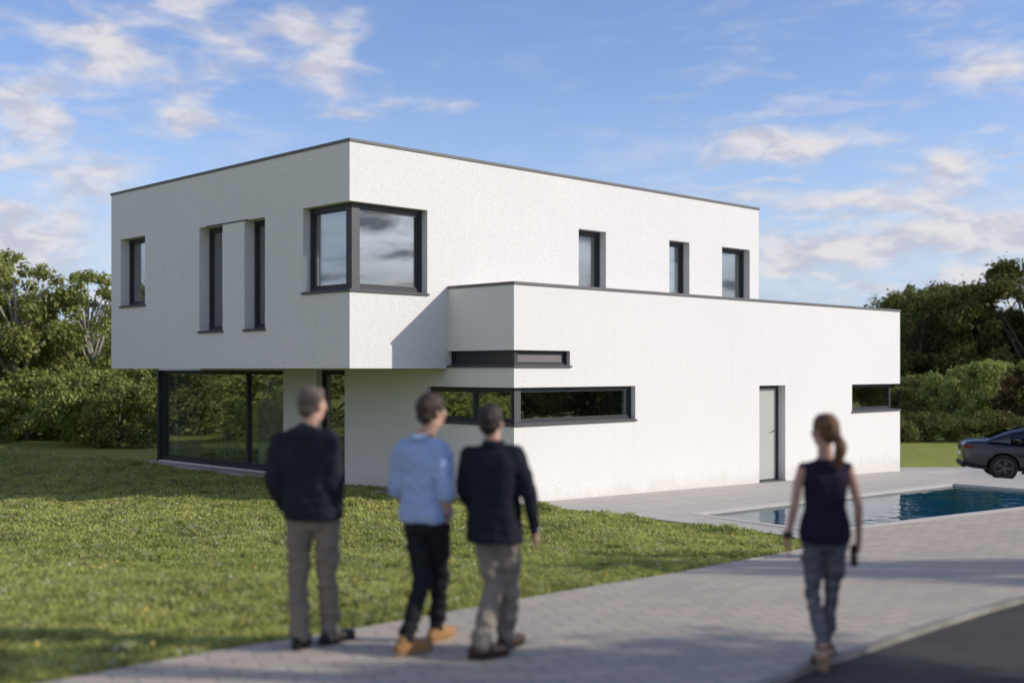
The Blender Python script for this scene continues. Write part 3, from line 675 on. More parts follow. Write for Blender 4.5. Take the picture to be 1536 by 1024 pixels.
right = [('oak', 0, 1378, 57, 424, .92, 'd', 'rounded dark tree just above the right end of the house'),
         ('oak', 1, 1432, 60, 436, .85, 'd', 'dark tree second from the house end at right'),
         ('oak', 2, 1462, 58, 424, .9, 'd', 'dark tree between the rounded tree and the tallest right tree'),
         ('oak', 1, 1530, 54, 388, .95, 'd', 'tallest dark tree at the right frame edge'),
         ('oak', 0, 1605, 56, 400, .95, 'd', 'dark tree just beyond the right frame edge'),
         ('oak', 2, 1392, 66, 475, .9, 'd', 'tree in the second row behind the rounded dark tree'),
         ('oak', 0, 1500, 68, 462, 1., 'd', 'tree in the second row behind the tallest right tree'),
         ('shrub', 0, 1350, 50, 580, 1.1, 'd', 'green shrub touching the right end of the house'),
         ('shrub', 1, 1392, 52, 560, 1.1, 'm', 'broad green shrub right of the house end'),
         ('shrub', 1, 1432, 49, 556, .72, 'l', 'pale green pointed shrub left of the parked car'),
         ('shrub', 0, 1502, 49, 540, 1.0, 'l', 'bright green tall shrub above the parked car'),
         ('shrub', 0, 1462, 53, 572, 1.2, 'd', 'shrub behind the two bright green shrubs'),
         ('shrub', 1, 1552, 47, 556, .8, 'r', 'reddish brown shrub at the right frame edge'),
         ('shrub', 0, 1420, 57, 530, 1.3, 'd', 'dark understorey shrub below the dark trees'),
         ('shrub', 1, 1480, 57, 520, 1.3, 'd', 'dark understorey shrub below the tallest trees'),
         ('shrub', 1, 1350, 58, 525, 1.3, 'd', 'dark understorey shrub behind the house end'),
         ('shrub', 0, 1545, 57, 520, 1.3, 'd', 'dark understorey shrub at far right'),
         ('low', 0, 1352, 44, 628, 1.0, 'd', 'low hedge shrub at the house end, first in the row'),
         ('low', 1, 1398, 44.5, 618, .8, 'd', 'low hedge shrub, second from the house end'),
         ('low', 0, 1446, 44, 626, 1.1, 'd', 'low hedge shrub behind the rear of the parked car'),
         ('low', 1, 1494, 44.5, 616, .8, 'd', 'low hedge shrub behind the roof of the parked car'),
         ('low', 0, 1542, 44, 624, 1.0, 'd', 'low hedge shrub at the right frame edge')]
for k, v, px, d, py, wd, m_, lb in right:
    x = at(px, d); z0 = h(x, d); tree = k in ('oak', 'airy', 'tall')
    plant(k, v, x, d, topz(py, d) - z0, wd, m_, lb, GR, 'broadleaf_tree' if tree else 'shrub', 'tree' if tree else 'shrub')
# neighbours outside the picture: mirrored in the glass and shading the forecourt
side = [('oak', 1, -21, 33, 5.6, 1.1, 'm'), ('oak', 2, -27, 27, 6.2, 1.1, 'm'), ('airy', 0, -24, 22, 6.0, 1.1, 'l'), ('oak', 0, -32, 36, 6.8, 1.1, 'm'), ('oak', 1, -34, 19, 6.5, 1.1, 'd'),
        ('shrub', 0, -19, 29, 2.4, 1.2, 'l'), ('shrub', 1, -21.5, 25, 2.2, 1.2, 'm'), ('shrub', 0, -18.5, 34.5, 2.3, 1.2, 'm'), ('shrub', 1, -24, 30, 2.8, 1.2, 'l')]
for i, (k, v, x, y, hh, wd, m_) in enumerate(side):
    tree = k in ('oak', 'airy', 'tall'); plant(k, v, x, y, hh, wd, m_, ['rounded tree mirrored in the left living room pane, outside the frame','broad tree mirrored in the middle of the living room glass','thin light green tree mirrored at the right of the living room glass','tall tree standing farthest left beyond the garden','dark tree nearest the road on the left side','pale shrub at the lawn edge left of the frame','mid green shrub next to the thin light green tree','green shrub nearest the visible left hedge','pale bushy shrub between the two broad left trees'][i], 'plants beyond the left frame edge', 'broadleaf_tree' if tree else 'shrub', 'tree' if tree else 'shrub')
shade = [('airy', 0, 11.6, 4.25, 6.0, 1.1, 'm'), ('airy', 1, 15.6, 3.7, 8.2, 1.0, 'm'), ('airy', 0, 12.9, 11.9, 6.0, .62, 'm'), ('airy', 1, 18.0, 9.9, 8.4, .5, 'm'),
         ('tall', 0, 6.2, 6.1, 6.6, .5, 'm'), ('oak', 1, 8.6, 3.0, 5.4, .8, 'm')]
for i, (k, v, x, y, hh, wd, m_) in enumerate(shade):
    plant(k, v, x, y, hh, wd, m_, ['broad tree nearest the road verge, shading the men and forecourt','taller tree second from the road verge on the right','slim tree beside the forecourt whose shade falls before the pool','tall slim tree behind the slim forecourt tree on the right','high crowned young tree at the road side just right of the frame','small tree closest to the photographer on the right'][i], 'shade trees beyond the right frame edge', 'broadleaf_tree', 'tree')
for i, (x, y, hh) in enumerate(((33, 38, 7.5), (38, 31, 7), (41, 44, 8), (36, 24, 6))):
    plant('oak', i % 3, x, y, hh, 1.0, 'd', ['dark tree beyond the drive end','dark tree right of the drive, second nearest','large dark tree far behind the parked car on the right','small dark tree nearest on the right of the drive'][i], 'plants beyond the right frame edge', 'broadleaf_tree', 'tree')
for i, (x, y, hh) in enumerate(((33, 7, 3.6), (34, 11, 4.0), (33.5, 15, 3.7), (35, 19, 4.1), (36, 2, 3.8), (37, 24, 3.9))):
    plant('shrub', i % 2, x, y, hh, 1.5, 'd', ['second', 'third', 'fourth', 'fifth', 'first', 'sixth'][i] + ' dark shrub of the tall boundary row across the road on the right', 'boundary shrubs across the road', 'shrub', 'shrub')
def far_woods():
    g = np.random.default_rng(5); n = 26000
    a = g.uniform(-1.25, 1.25, n); r = 105 + 18 * g.random(n); top = 6.2 + 1.6 * np.sin(a * 23) + 1.1 * np.sin(a * 57 + 1) + .6 * np.sin(a * 131)
    z = -1 + (top + 1) * g.random(n) ** .8
    p = np.stack([r * np.sin(a), r * np.cos(a) + 5, z], 1); nn = unit(g.normal(size=(n, 3)) + np.stack([-np.sin(a), -np.cos(a), a * 0 + .4], 1)); t = unit(np.cross(nn, g.normal(size=(n, 3)))); b = np.cross(nn, t)
    o = link_data('distant_woods', quads_mesh('distant_woods', p, t * .65, b * .5), M['leaf_dark']); tag(o, 'distant band of dark woodland behind the garden trees', 'woods', kind='stuff')
far_woods()

def grass():
    g = np.random.default_rng(3); N = 520000
    y = (np.sqrt(6.6) + g.random(N) * (np.sqrt(40) - np.sqrt(6.6))) ** 2; x = (g.random(N) * .98 - .52) * y
    K = []
    Cu = np.stack([x - HC.x, y - HC.y], 1); uu = Cu @ np.array([U.x, U.y]); vv = Cu @ np.array([V.x, V.y])
    def npoly(poly):
        c = np.zeros(N, bool)
        for i in range(len(poly)):
            a, b = poly[i], poly[i - 1]
            cond = ((a[1] > y) != (b[1] > y)) & (x < (b[0] - a[0]) * (y - a[1]) / ((b[1] - a[1]) or 1e-9) + a[0]); c ^= cond
        return c
    bad = npoly(paving_poly) | npoly(deck_poly) | npoly(pool) | npoly(road_poly) | ((uu > -.05) & (vv > -.05)) | ((uu > -.45) & (vv > 7))
    x = x[~bad]; y = y[~bad]; n = len(x)
    z = np.array([h(a, b) for a, b in zip(x, y)])
    pn = np.array([noise.noise(Vector((a * .9, b * .9, 0))) + .7 * noise.noise(Vector((a * 3.1, b * 3.1, 4))) for a, b in zip(x, y)])
    L = (.035 + .03 * g.random(n)) * (1 + 1.3 * np.clip(pn, -.5, .9)) * (1 + .25 * (y / 20)); wd = (.0035 + .003 * g.random(n)) * (1 + y / 9)
    a = g.random(n) * 6.283; dx, dy = np.cos(a), np.sin(a); be = g.random(n) * 6.283; ln = L * (.3 + .7 * g.random(n))
    v = np.empty((n, 5, 3), np.float32)
    v[:, 0] = np.stack([x - dx * wd, y - dy * wd, z - .01], 1); v[:, 1] = np.stack([x + dx * wd, y + dy * wd, z - .01], 1)
    mx, my = x + np.cos(be) * ln * .35, y + np.sin(be) * ln * .35
    v[:, 2] = np.stack([mx + dx * wd * .8, my + dy * wd * .8, z + L * .6], 1); v[:, 3] = np.stack([mx - dx * wd * .8, my - dy * wd * .8, z + L * .6], 1)
    v[:, 4] = np.stack([x + np.cos(be) * ln, y + np.sin(be) * ln, z + L * .95], 1)
    me = bpy.data.meshes.new('grass'); me.vertices.add(n * 5); me.vertices.foreach_set('co', v.reshape(-1))
    me.loops.add(n * 7); li = (np.arange(n)[:, None] * 5 + np.array([0, 1, 2, 3, 3, 2, 4])[None]).astype(np.int32).reshape(-1); me.loops.foreach_set('vertex_index', li)
    me.polygons.add(n * 2); ls = (np.arange(n)[:, None] * 7 + np.array([0, 4])[None]).astype(np.int32).reshape(-1); lt = np.tile(np.array([4, 3], np.int32), n)
    me.polygons.foreach_set('loop_start', ls); me.polygons.foreach_set('loop_total', lt); me.update(calc_edges=True)
    tag(link_data('grass', me, M['blade']), 'short uneven green grass covering the front lawn', 'grass', kind='stuff')
    # fallen leaves, daisies and clover heads
    for nm, cnt, size, mt, lb in (('fallen_leaves', 500, .013, mat('dry_leaf', (.55, .42, .10), .8, None, [(3, .7, (.40, .24, .06))]), 'scattered yellow and brown fallen leaves on the lawn'),
                              ('clover_flowers', 3200, .012, mat('clover_white', (.6, .6, .52), .8), 'tiny white clover flowers scattered over the lawn')):
        if nm == 'clover_flowers': ids = g.choice(np.where(pn > .22)[0], cnt)
        else: ids = g.choice(n, cnt)
        c = np.stack([x[ids], y[ids], z[ids] + .035 + .02 * g.random(cnt)], 1); nn = unit(g.normal(size=(cnt, 3)) * .5 + np.array([0, -.2, 1])); t = unit(np.cross(nn, g.normal(size=(cnt, 3)))); b = np.cross(nn, t)
        s = size * (.7 + .7 * g.random((cnt, 1))) * (1 + y[ids][:, None] / 18)
        tag(link_data(nm, quads_mesh(nm, c, t * s, b * s * .7), mt), lb, 'leaves' if nm[0] == 'f' else 'flowers', kind='stuff')
grass()

# ------------------------------------------------------------------ things inside the house
def armchair(u, v, z, rz, label):
    o = empty('armchair', hw(u, v, z), HROT + rz); tag(o, label, 'armchair')
    boxes('seat', [((-.32, -.3, .18), (.32, .32, .42))], M['dark_leather'], o, .06)
    boxes('backrest', [((-.34, .25, .18), (.34, .42, .98))], M['dark_leather'], o, .07)
    for s in (-1, 1): boxes('armrest', [((s * .40 - .07, -.3, .18), (s * .40 + .07, .38, .62))], M['dark_leather'], o, .05)
    for sx in (-1, 1):
        for sy in (-1, 1): boxes('leg', [((sx * .3 - .02, sy * .25 - .02, 0), (sx * .3 + .02, sy * .25 + .02, .19))], M['steel'], o)
FZ = zb + .262
armchair(-1.15, p_ + .95, FZ + .32, .4, 'black leather armchair behind the upper corner window')
def potted(u, v, z):
    o = empty('potted_plant', hw(u, v, z), 0); tag(o, 'small leafy potted plant on the sill of the upper corner window', 'potted plant')
    bm = bmesh.new(); tube(bm, [(0, 0, 0), (0, 0, .22)], [.09, .13], 14); from_bm('pot', bm, M['frame_light'], o)
    g = np.random.default_rng(2); n = 60; d = unit(g.normal(size=(n, 3)) + np.array([0, 0, .6])); c = d * .16 + np.array([0, 0, .34]); t = unit(d + g.normal(size=(n, 3)) * .4); b = unit(np.cross(t, g.normal(size=(n, 3))))
    link_data('foliage', quads_mesh('foliage', c, t * .09, b * .03), M['leaf_mid'], o)
potted(-1.75, p_ + .42, WZ0 - .08)
def bar_stool(u, v):
    o = empty('bar_stool', hw(u, v, .02), HROT); tag(o, 'white four-legged stool standing behind the living room glass', 'stool')
    bm = bmesh.new(); tube(bm, [(0, 0, .74), (0, 0, .78)], [.17, .18], 20); from_bm('seat', bm, M['white_paint'], o)
    for sx in (-1, 1):
        for sy in (-1, 1):
            bm = bmesh.new(); tube(bm, [(sx * .11, sy * .11, .74), (sx * .22, sy * .22, 0)], .017, 8); from_bm('leg', bm, M['white_paint'], o)
    boxes('footrest', [((-.19, -.19, .26), (.19, -.17, .28)), ((-.19, .17, .26), (.19, .19, .28))], M['white_paint'], o)
bar_stool(.75, 10.6)

# ------------------------------------------------------------------ the parked car
M['paint'] = mat('dark_car_paint', (.008, .009, .013), .25, spec=.6); M['paint'].node_tree.nodes['Principled BSDF'].inputs['Coat Weight'].default_value = .45; M['paint'].node_tree.nodes['Principled BSDF'].inputs['Coat Roughness'].default_value = .05
M['tyre'] = mat('tyre_rubber', (.018, .018, .018), .85); M['rim'] = mat('alloy_rim', (.14, .14, .145), .35, metal=.9)
M['tail'] = mat('tail_lamp', (.16, .008, .006), .25, spec=.6); M['trim'] = mat('black_trim', (.012, .012, .012), .5); M['lamp'] = mat('head_lamp', (.6, .62, .65), .1, spec=.8)
def evaluate(o, name):
    ts = bpy.data.scenes.new('temp'); ts.collection.objects.link(o)
    with bpy.context.temp_override(scene=ts, view_layer=ts.view_layers[0]):
        dg = bpy.context.evaluated_depsgraph_get(); dg.update(); out = bpy.data.meshes.new_from_object(o.evaluated_get(dg)); out.name = name
    bpy.data.scenes.remove(ts); return out
def solid(name, build, voxel, smooth, material, parent=None, disp=None, cut=None):
    """closed shapes fused into ONE continuous surface (voxel remesh + smoothing, evaluated here)"""
    bm = bmesh.new(); build(bm); me = bpy.data.meshes.new('tmp'); bm.to_mesh(me); bm.free()
    o = bpy.data.objects.new('tmp', me)
    rm = o.modifiers.new('r', 'REMESH'); rm.mode = 'VOXEL'; rm.voxel_size = voxel; rm.use_smooth_shade = True
    if smooth:
        sm = o.modifiers.new('s', 'SMOOTH'); sm.factor = .5; sm.iterations = smooth
    out = evaluate(o, name)
    bpy.data.objects.remove(o); bpy.data.meshes.remove(me)
    if disp:
        nv = len(out.vertices); co = np.empty(nv * 3, np.float32); nm = np.empty(nv * 3, np.float32)
        out.vertices.foreach_get('co', co); out.vertex_normals.foreach_get('vector', nm); co = co.reshape(-1, 3); nm = nm.reshape(-1, 3)
        q = np.zeros(nv)
        for (sx, sy, sz, amp) in disp:
            q += amp * np.array([noise.noise(Vector((a * sx + 3.1, b * sy + 7.7, c * sz + b * sx * .6 + 1.3))) for a, b, c in co.tolist()])
        co += nm * q[:, None]; out.vertices.foreach_set('co', co.reshape(-1)); out.update()
    return link_data(name, out, material, parent, True)
def build_car(x, y, z, rz):
    root = empty('parked_car', (x, y, z), rz); tag(root, 'dark metallic saloon car parked beyond the pool at the right edge', 'car')
    W = .92
    st = [(0.0, .50, .80, .62), (.04, .38, .93, .74), (.14, .30, 1.02, .82), (.45, .27, 1.06, .90), (.9, .24, 1.03, .94), (1.5, .22, .99, .96), (2.4, .21, .97, .98), (3.2, .22, .96, .98), (3.7, .24, .92, .96), (4.2, .26, .84, .92), (4.55, .28, .74, .84), (4.74, .34, .66, .70), (4.80, .42, .58, .55)]
    bm = bmesh.new(); rings = []
    for (sx, zl, zh, wf) in st:
        w = W * wf; r_ = []
        prof = [(0, zl), (.7, zl), (.92, zl + .06), (.99, zl + .25 * (zh - zl)), (1.0, zl + .5 * (zh - zl)), (.97, zl + .78 * (zh - zl)), (.88, zh - .03), (.6, zh), (0, zh + .015)]
        full = prof + [(-a, b) for a, b in prof[-2:0:-1]]
        rings.append([bm.verts.new((sx, a * w, b)) for a, b in full])
    for A, B in zip(rings, rings[1:]):
        n = len(A)
        for j in range(n): bm.faces.new((A[j], A[(j + 1) % n], B[(j + 1) % n], B[j]))
    bm.faces.new(rings[0]); bm.faces.new(rings[-1][::-1]); bmesh.ops.recalc_face_normals(bm, faces=bm.faces)
    me = bpy.data.meshes.new('body'); bm.to_mesh(me); bm.free(); bo = bpy.data.objects.new('body', me); col.objects.link(bo)
    s_ = bo.modifiers.new('s', 'SUBSURF'); s_.levels = 2; s_.render_levels = 2
    bm = bmesh.new()
    for wx in (.98, 3.86):
        for s in (-1, 1): tube(bm, [(wx, s * .62, .335), (wx, s * 1.1, .335)], .385, 32)
    cm_ = bpy.data.meshes.new('cut'); bm.to_mesh(cm_); bm.free(); co_ = bpy.data.objects.new('cut', cm_); col.objects.link(co_)
    bb = bo.modifiers.new('b', 'BOOLEAN'); bb.object = co_; bb.operation = 'DIFFERENCE'; bb.solver = 'EXACT'
    bpy.context.view_layer.update(); dg = bpy.context.evaluated_depsgraph_get(); out = bpy.data.meshes.new_from_object(bo.evaluated_get(dg)); out.name = 'body'
    bpy.data.objects.remove(bo); bpy.data.objects.remove(co_)
    body = link_data('body', out, M['paint'], root, True)
    # glasshouse
    gs = [(.62, 1.03, 1.04, .80, .72), (1.15, 1.00, 1.27, .84, .64), (1.75, .97, 1.41, .86, .62), (2.4, .95, 1.44, .87, .62), (2.9, .93, 1.38, .87, .62), (3.35, .92, 1.18, .85, .66), (3.68, .91, .94, .82, .72)]
    def gh(bm, off=0., lim=None):
        rr = []
        for (sx, zl, zh, wl, wh) in gs:
            zm = zl + (zh - zl) * .86; pr = [(wl + off, zl - .03), (wl * .985 + off, zl + .3 * (zh - zl)), ((wh * .9 + wl * .1) + off, zm + off), (wh * .86, zh - .012 + off), (wh * .4, zh + off)]
            rr.append([bm.verts.new((sx, a, b)) for a, b in pr] + [bm.verts.new((sx, -a, b)) for a, b in pr[::-1]])
        for A, B in zip(rr, rr[1:]):
            for j in range(len(A)): bm.faces.new((A[j], A[(j + 1) % len(A)], B[(j + 1) % len(A)], B[j]))
        bm.faces.new(rr[0]); bm.faces.new(rr[-1][::-1])
    bm = bmesh.new(); gh(bm); from_bm('windows', bm, M['car_glass'], root, False)
    bm = bmesh.new(); rr = []
    for (sx, zl, zh, wl, wh) in gs[0:6]:
        zm = zl + (zh - zl) * .86; rr.append([bm.verts.new((sx, a, b)) for a, b in ((wh * .9 + wl * .1 + .006, zm - .01), (wh * .86 + .006, zh), (wh * .4, zh + .014), (-wh * .4, zh + .014), (-wh * .86 - .006, zh), (-(wh * .9 + wl * .1) - .006, zm - .01))])
    for A, B in zip(rr, rr[1:]):
        for j in range(5): bm.faces.new((A[j], A[j + 1], B[j + 1], B[j]))
    rf = from_bm('roof', bm, M['paint'], root, True)
    bm = bmesh.new(); q = [bm.verts.new(v) for v in ((.66, -.52, 1.075), (.66, .52, 1.075), (1.18, .42, 1.303), (1.66, .40, 1.412), (1.66, -.40, 1.412), (1.18, -.42, 1.303))]; bm.faces.new(q[:3] + [q[5]]); bm.faces.new((q[5], q[2], q[3], q[4])); rw = from_bm('rear_window', bm, M['car_glass'], root); rw.modifiers.new('t', 'SOLIDIFY').thickness = .01
    for s in (-1, 1):
        for (i0, i1) in ((5, 6),):
            a, b = gs[i0], gs[i1]; bm = bmesh.new(); tube(bm, [(a[0], s * a[3] * .98, a[1] + .01), (b[0] if i0 == 0 else a[0], s * (b[4] if i0 == 0 else a[4]) * .94, (b[2] if i0 == 0 else a[2]) - .03)] if i0 == 0 else [(b[0], s * b[3] * .98, b[1] + .02), (a[0], s * a[4] * .94, a[2] - .03)], [.035, .03], 8); from_bm('pillar', bm, M['paint'], root, True)
        bm = bmesh.new(); tube(bm, [(2.42, s * .845, .94), (2.36, s * .60, 1.42)], .028, 8); from_bm('pillar', bm, M['trim'], root, True)
        boxes('mirror', [((3.02, min(s * .92, s * 1.08), .97), (3.14, max(s * .92, s * 1.08), 1.09))], M['paint'], root, .03)
        boxes('tail_light', [((.03, min(s * .45, s * .70), .82), (.12, max(s * .45, s * .70), .92)), ((.085, min(s * .705, s * .775), .83), (.24, max(s * .705, s * .775), .92))], M['tail'], root, .015)
        boxes('headlight', [((4.50, min(s * .40, s * .68), .56), (4.74, max(s * .40, s * .68), .68))], M['lamp'], root, .02)
        for dx in (1.62, 2.75): boxes('door_handle', [((dx, min(s * .885, s * .925), .83), (dx + .2, max(s * .885, s * .925), .86))], M['steel'], root, .01)
        boxes('side_skirt', [((1.4, min(s * .86, s * .905), .19), (3.42, max(s * .86, s * .905), .26))], M['trim'], root, .01)
    boxes('bumper', [((-.02, -.66, .33), (.12, .66, .47))], M['trim'], root, .03)
    boxes('number_plate', [((-.012, -.26, .62), (.04, .26, .73))], M['white_paint'], root, .005)
    for wx in (.98, 3.86):
        for s in (-1, 1):
            wh = bpy.data.objects.new('wheel', None); col.objects.link(wh); wh.parent = root; wh.location = (wx, s * .80, .335)
            bm = bmesh.new(); tube(bm, [(0, -.11, 0), (0, -.10, 0), (0, .10, 0), (0, .11, 0)], [.30, .335, .335, .30], 36); from_bm('tyre', bm, M['tyre'], wh, False)
            bm = bmesh.new(); tube(bm, [(0, s * .10, 0), (0, s * .118, 0)], [.235, .225], 30, True); from_bm('hub', bm, M['trim'], wh)
            bm = bmesh.new()
            for k in range(5):
                a = k * 1.2566; 
                for da in (-.16, .16): tube(bm, [(0, s * .125, 0), (.225 * math.cos(a + da), s * .122, .225 * math.sin(a + da))], [.022, .016], 6)
            N_ = 30; ring = [(.232 * math.cos(2 * math.pi * k / N_), s * .12, .232 * math.sin(2 * math.pi * k / N_)) for k in range(N_ + 1)]; tube(bm, ring, .012, 6, False); tube(bm, [(0, s * .11, 0), (0, s * .14, 0)], .045, 12)
            from_bm('rim', bm, M['rim'], wh, True)
cy = 31.2; cx = at(1440, 30.5)
build_car(cx + .25, cy, max(h(cx + .25 + a * math.cos(R(15)) - b * math.sin(R(15)), cy - a * math.sin(R(15)) - b * math.cos(R(15))) for a in (.98, 3.86) for b in (-.85, .85)) + .045, R(-15))
#@@PART3
# ------------------------------------------------------------------ people
M['skin'] = mat('skin', (.50, .30, .22), .6, None, [(9, .3, (.44, .24, .17))], .3)
M['skin'].node_tree.nodes['Principled BSDF'].inputs['Subsurface Weight'].default_value = .08
M['skin'].node_tree.nodes['Principled BSDF'].inputs['Subsurface Radius'].default_value = (.01, .004, .002)
def hairm(n, c1, c2): return mat(n, c1, .6, [(60, .8, .006)], [(35, .8, c2), (6, .5, c2)], .4)
def clothm(n, c1, c2, sc=9): return mat(n, c1, .92, [(250, .35, .002), (14, .3, .01)], [(sc, .5, c2), (120, .25, c2)], .12)
M['eye'] = mat('eye_white', (.7, .68, .65), .2); M['iris'] = mat('iris', (.04, .03, .02), .2)
def rotz(a): return Matrix.Rotation(a, 3, 'Z')
def loft_rings(bm, rings, yaw, seg=22, power=2.4):
    """rings: (z, rx, ry, cx, cy) superellipse sections turned by yaw"""
    rm = rotz(yaw); rr = []
    for (z, rx, ry, cx_, cy_) in rings:
        r_ = []
        for j in range(seg):
            t = 2 * math.pi * j / seg; c, s = math.cos(t), math.sin(t)
            q = rm @ Vector((rx * math.copysign(abs(c) ** (2 / power), c), ry * math.copysign(abs(s) ** (2 / power), s), 0))
            r_.append(bm.verts.new((q.x + cx_, q.y + cy_, z)))
        rr.append(r_)
    for A, B in zip(rr, rr[1:]):
        for j in range(seg): bm.faces.new((A[j], A[(j + 1) % seg], B[(j + 1) % seg], B[j]))
    bm.faces.new(rr[0][::-1]); bm.faces.new(rr[-1])
def limb(bm, pts, rads, seg=14):
    """tapered limb through joints with rounded joints"""
    P = [Vector(p) for p in pts]
    for i in range(len(P) - 1): tube(bm, [P[i], P[i + 1]], [rads[i], rads[i + 1]], seg)
    for p, r_ in zip(P, rads): ball(bm, p, r_ * .995, 12)
def hand_shape(bm, w, d, n, side, s=1.0, curl=.35):
    """palm + four fingers + thumb. w wrist, d direction of the hand, n palm normal, side = towards thumb"""
    d = Vector(d).normalized(); n = Vector(n); n = (n - d * n.dot(d)).normalized(); t = Vector(side); t = (t - d * t.dot(d) - n * t.dot(n)).normalized(); w = Vector(w)
    rot = Matrix((t, n, d)).transposed()
    ball(bm, w + d * .045 * s, (.040 * s, .017 * s, .052 * s), 14, rot)
    for k in (-1, 0, 1): ball(bm, w + d * .065 * s + t * .022 * k * s, (.018 * s, .015 * s, .03 * s), 10, rot)
    limb(bm, [w - d * .02, w + d * .03], [.026 * s, .024 * s], 12)
    for k, (off, ln, sp) in enumerate(((.031, .070, .10), (.010, .080, .03), (-.011, .074, -.05), (-.031, .058, -.13))):
        p = w + d * .085 * s + t * off * s; a = curl * (.7 + .2 * k); pts = [p]; dirv = (d + t * sp).normalized()
        for seg_, l in enumerate((.45, .32, .25)):
            dirv = (dirv * math.cos(a) + n * math.sin(a)).normalized() if seg_ == 0 else (dirv * math.cos(a * 1.1) + n * math.sin(a * 1.1)).normalized()
            pts.append(pts[-1] + dirv * ln * l * s)
        limb(bm, pts, [.0092 * s, .0088 * s, .008 * s, .007 * s], 8)
    p = w + d * .025 * s + t * .028 * s
    limb(bm, [p, p + (d * .5 + t * .75 + n * .25).normalized() * .038 * s, p + (d * .5 + t * .75 + n * .25).normalized() * .038 * s + (d * .9 + t * .25 + n * .35).normalized() * .055 * s], [.0135 * s, .0115 * s, .0085 * s], 8)
def head_shape(bm, c, yaw, s, female=False):
    rm = rotz(yaw)
    def B(p, r, rot=None): ball(bm, Vector(c) + rm @ (Vector(p) * s), [q * s for q in r], 20, (rm @ rot) if rot else rm)
    B((0, -.012, .028), (.074, .094, .088)); B((0, .018, -.035), (.060, .070, .075)); B((0, .048, -.078), (.036, .036, .030)); B((0, .01, -.05), (.056, .06, .05))
    B((0, .078, .02), (.042, .014, .012))                                   # brow
    B((0, .094, -.022), (.011, .018, .013)); B((0, .086, .0), (.009, .012, .022))   # nose
    B((0, .086, -.056), (.022, .008, .005)); B((0, .084, -.064), (.019, .009, .006))  # lips
    for sx in (-1, 1):
        B((sx * .042, .062, -.02), (.022, .02, .024))                        # cheek
        B((sx * .076, -.004, -.012), (.008, .017, .031), Matrix.Rotation(sx * .3, 3, 'Z'))  # ear
    return rm
def foot_shape(bm, an, dr, s=1.0, pitch=0.0, gz_=0.0):
    """bare foot / inside of the shoe: ankle, toe direction; pitch raises the heel"""
    d = Vector((dr[0], dr[1], 0)).normalized(); a = Vector(an); toe = a + d * .17 * s; toe.z = gz_ + .028
    heel = a - d * .045 * s; heel.z = a.z - .055
    limb(bm, [a, heel], [.036 * s, .030 * s], 12); limb(bm, [heel, a.lerp(toe, .55) + Vector((0, 0, -.012)), toe], [.029 * s, .034 * s, .024 * s], 12); limb(bm, [a, a.lerp(toe, .6)], [.036 * s, .028 * s], 12)
def shoe(parent, an, dr, gz_, m_, sole_m, s=1.0):
    d = Vector((dr[0], dr[1], 0)).normalized(); a = Vector(an); ang = math.atan2(d.y, d.x)
    toe = a + d * .19 * s; toe.z = gz_ + .038; heel = a - d * .06 * s; heel.z = max(gz_ + .04, a.z - .062)
    def bld(bm):
        limb(bm, [a + Vector((0, 0, .0)), heel.lerp(a, .5)], [.044 * s, .044 * s], 12)
        limb(bm, [heel, heel.lerp(toe, .45), heel.lerp(toe, .78), toe], [.039 * s, .041 * s, .045 * s, .034 * s], 14); limb(bm, [a, heel.lerp(toe, .62) + Vector((0, 0, .012))], [.043 * s, .036 * s], 12)
    o = solid('shoe', bld, .008, 2, m_, parent)
    for v in o.data.vertices:
        f = max(0, min(1, (Vector((v.co.x, v.co.y, 0)) - Vector((heel.x, heel.y, 0))).dot(d) / .25)); zmin = (heel.z - .036) * (1 - f) + (gz_ + .006) * f
        if v.co.z < zmin: v.co.z = zmin
    bm = bmesh.new(); seg = 20; lo = []; hi = []; Lh = (toe - heel).length / 2 + .04 * s; c = heel.lerp(toe, .5); nrm = Vector((-d.y, d.x, 0))
    for j in range(seg):
        t = 2 * math.pi * j / seg; q = c + d * (Lh * math.cos(t)) + nrm * ((.043 - .006 * math.cos(2 * t)) * s * math.sin(t)); f = (math.cos(t) + 1) / 2
        zb_ = (heel.z - .044) * (1 - f) + (gz_ + .001) * f; lo.append(bm.verts.new((q.x, q.y, zb_))); hi.append(bm.verts.new((q.x, q.y, zb_ + .022)))
    for j in range(seg): bm.faces.new((lo[j], lo[(j + 1) % seg], hi[(j + 1) % seg], hi[j]))
    bm.faces.new(lo[::-1]); bm.faces.new(hi); from_bm('sole', bm, sole_m, o, False)
    return o
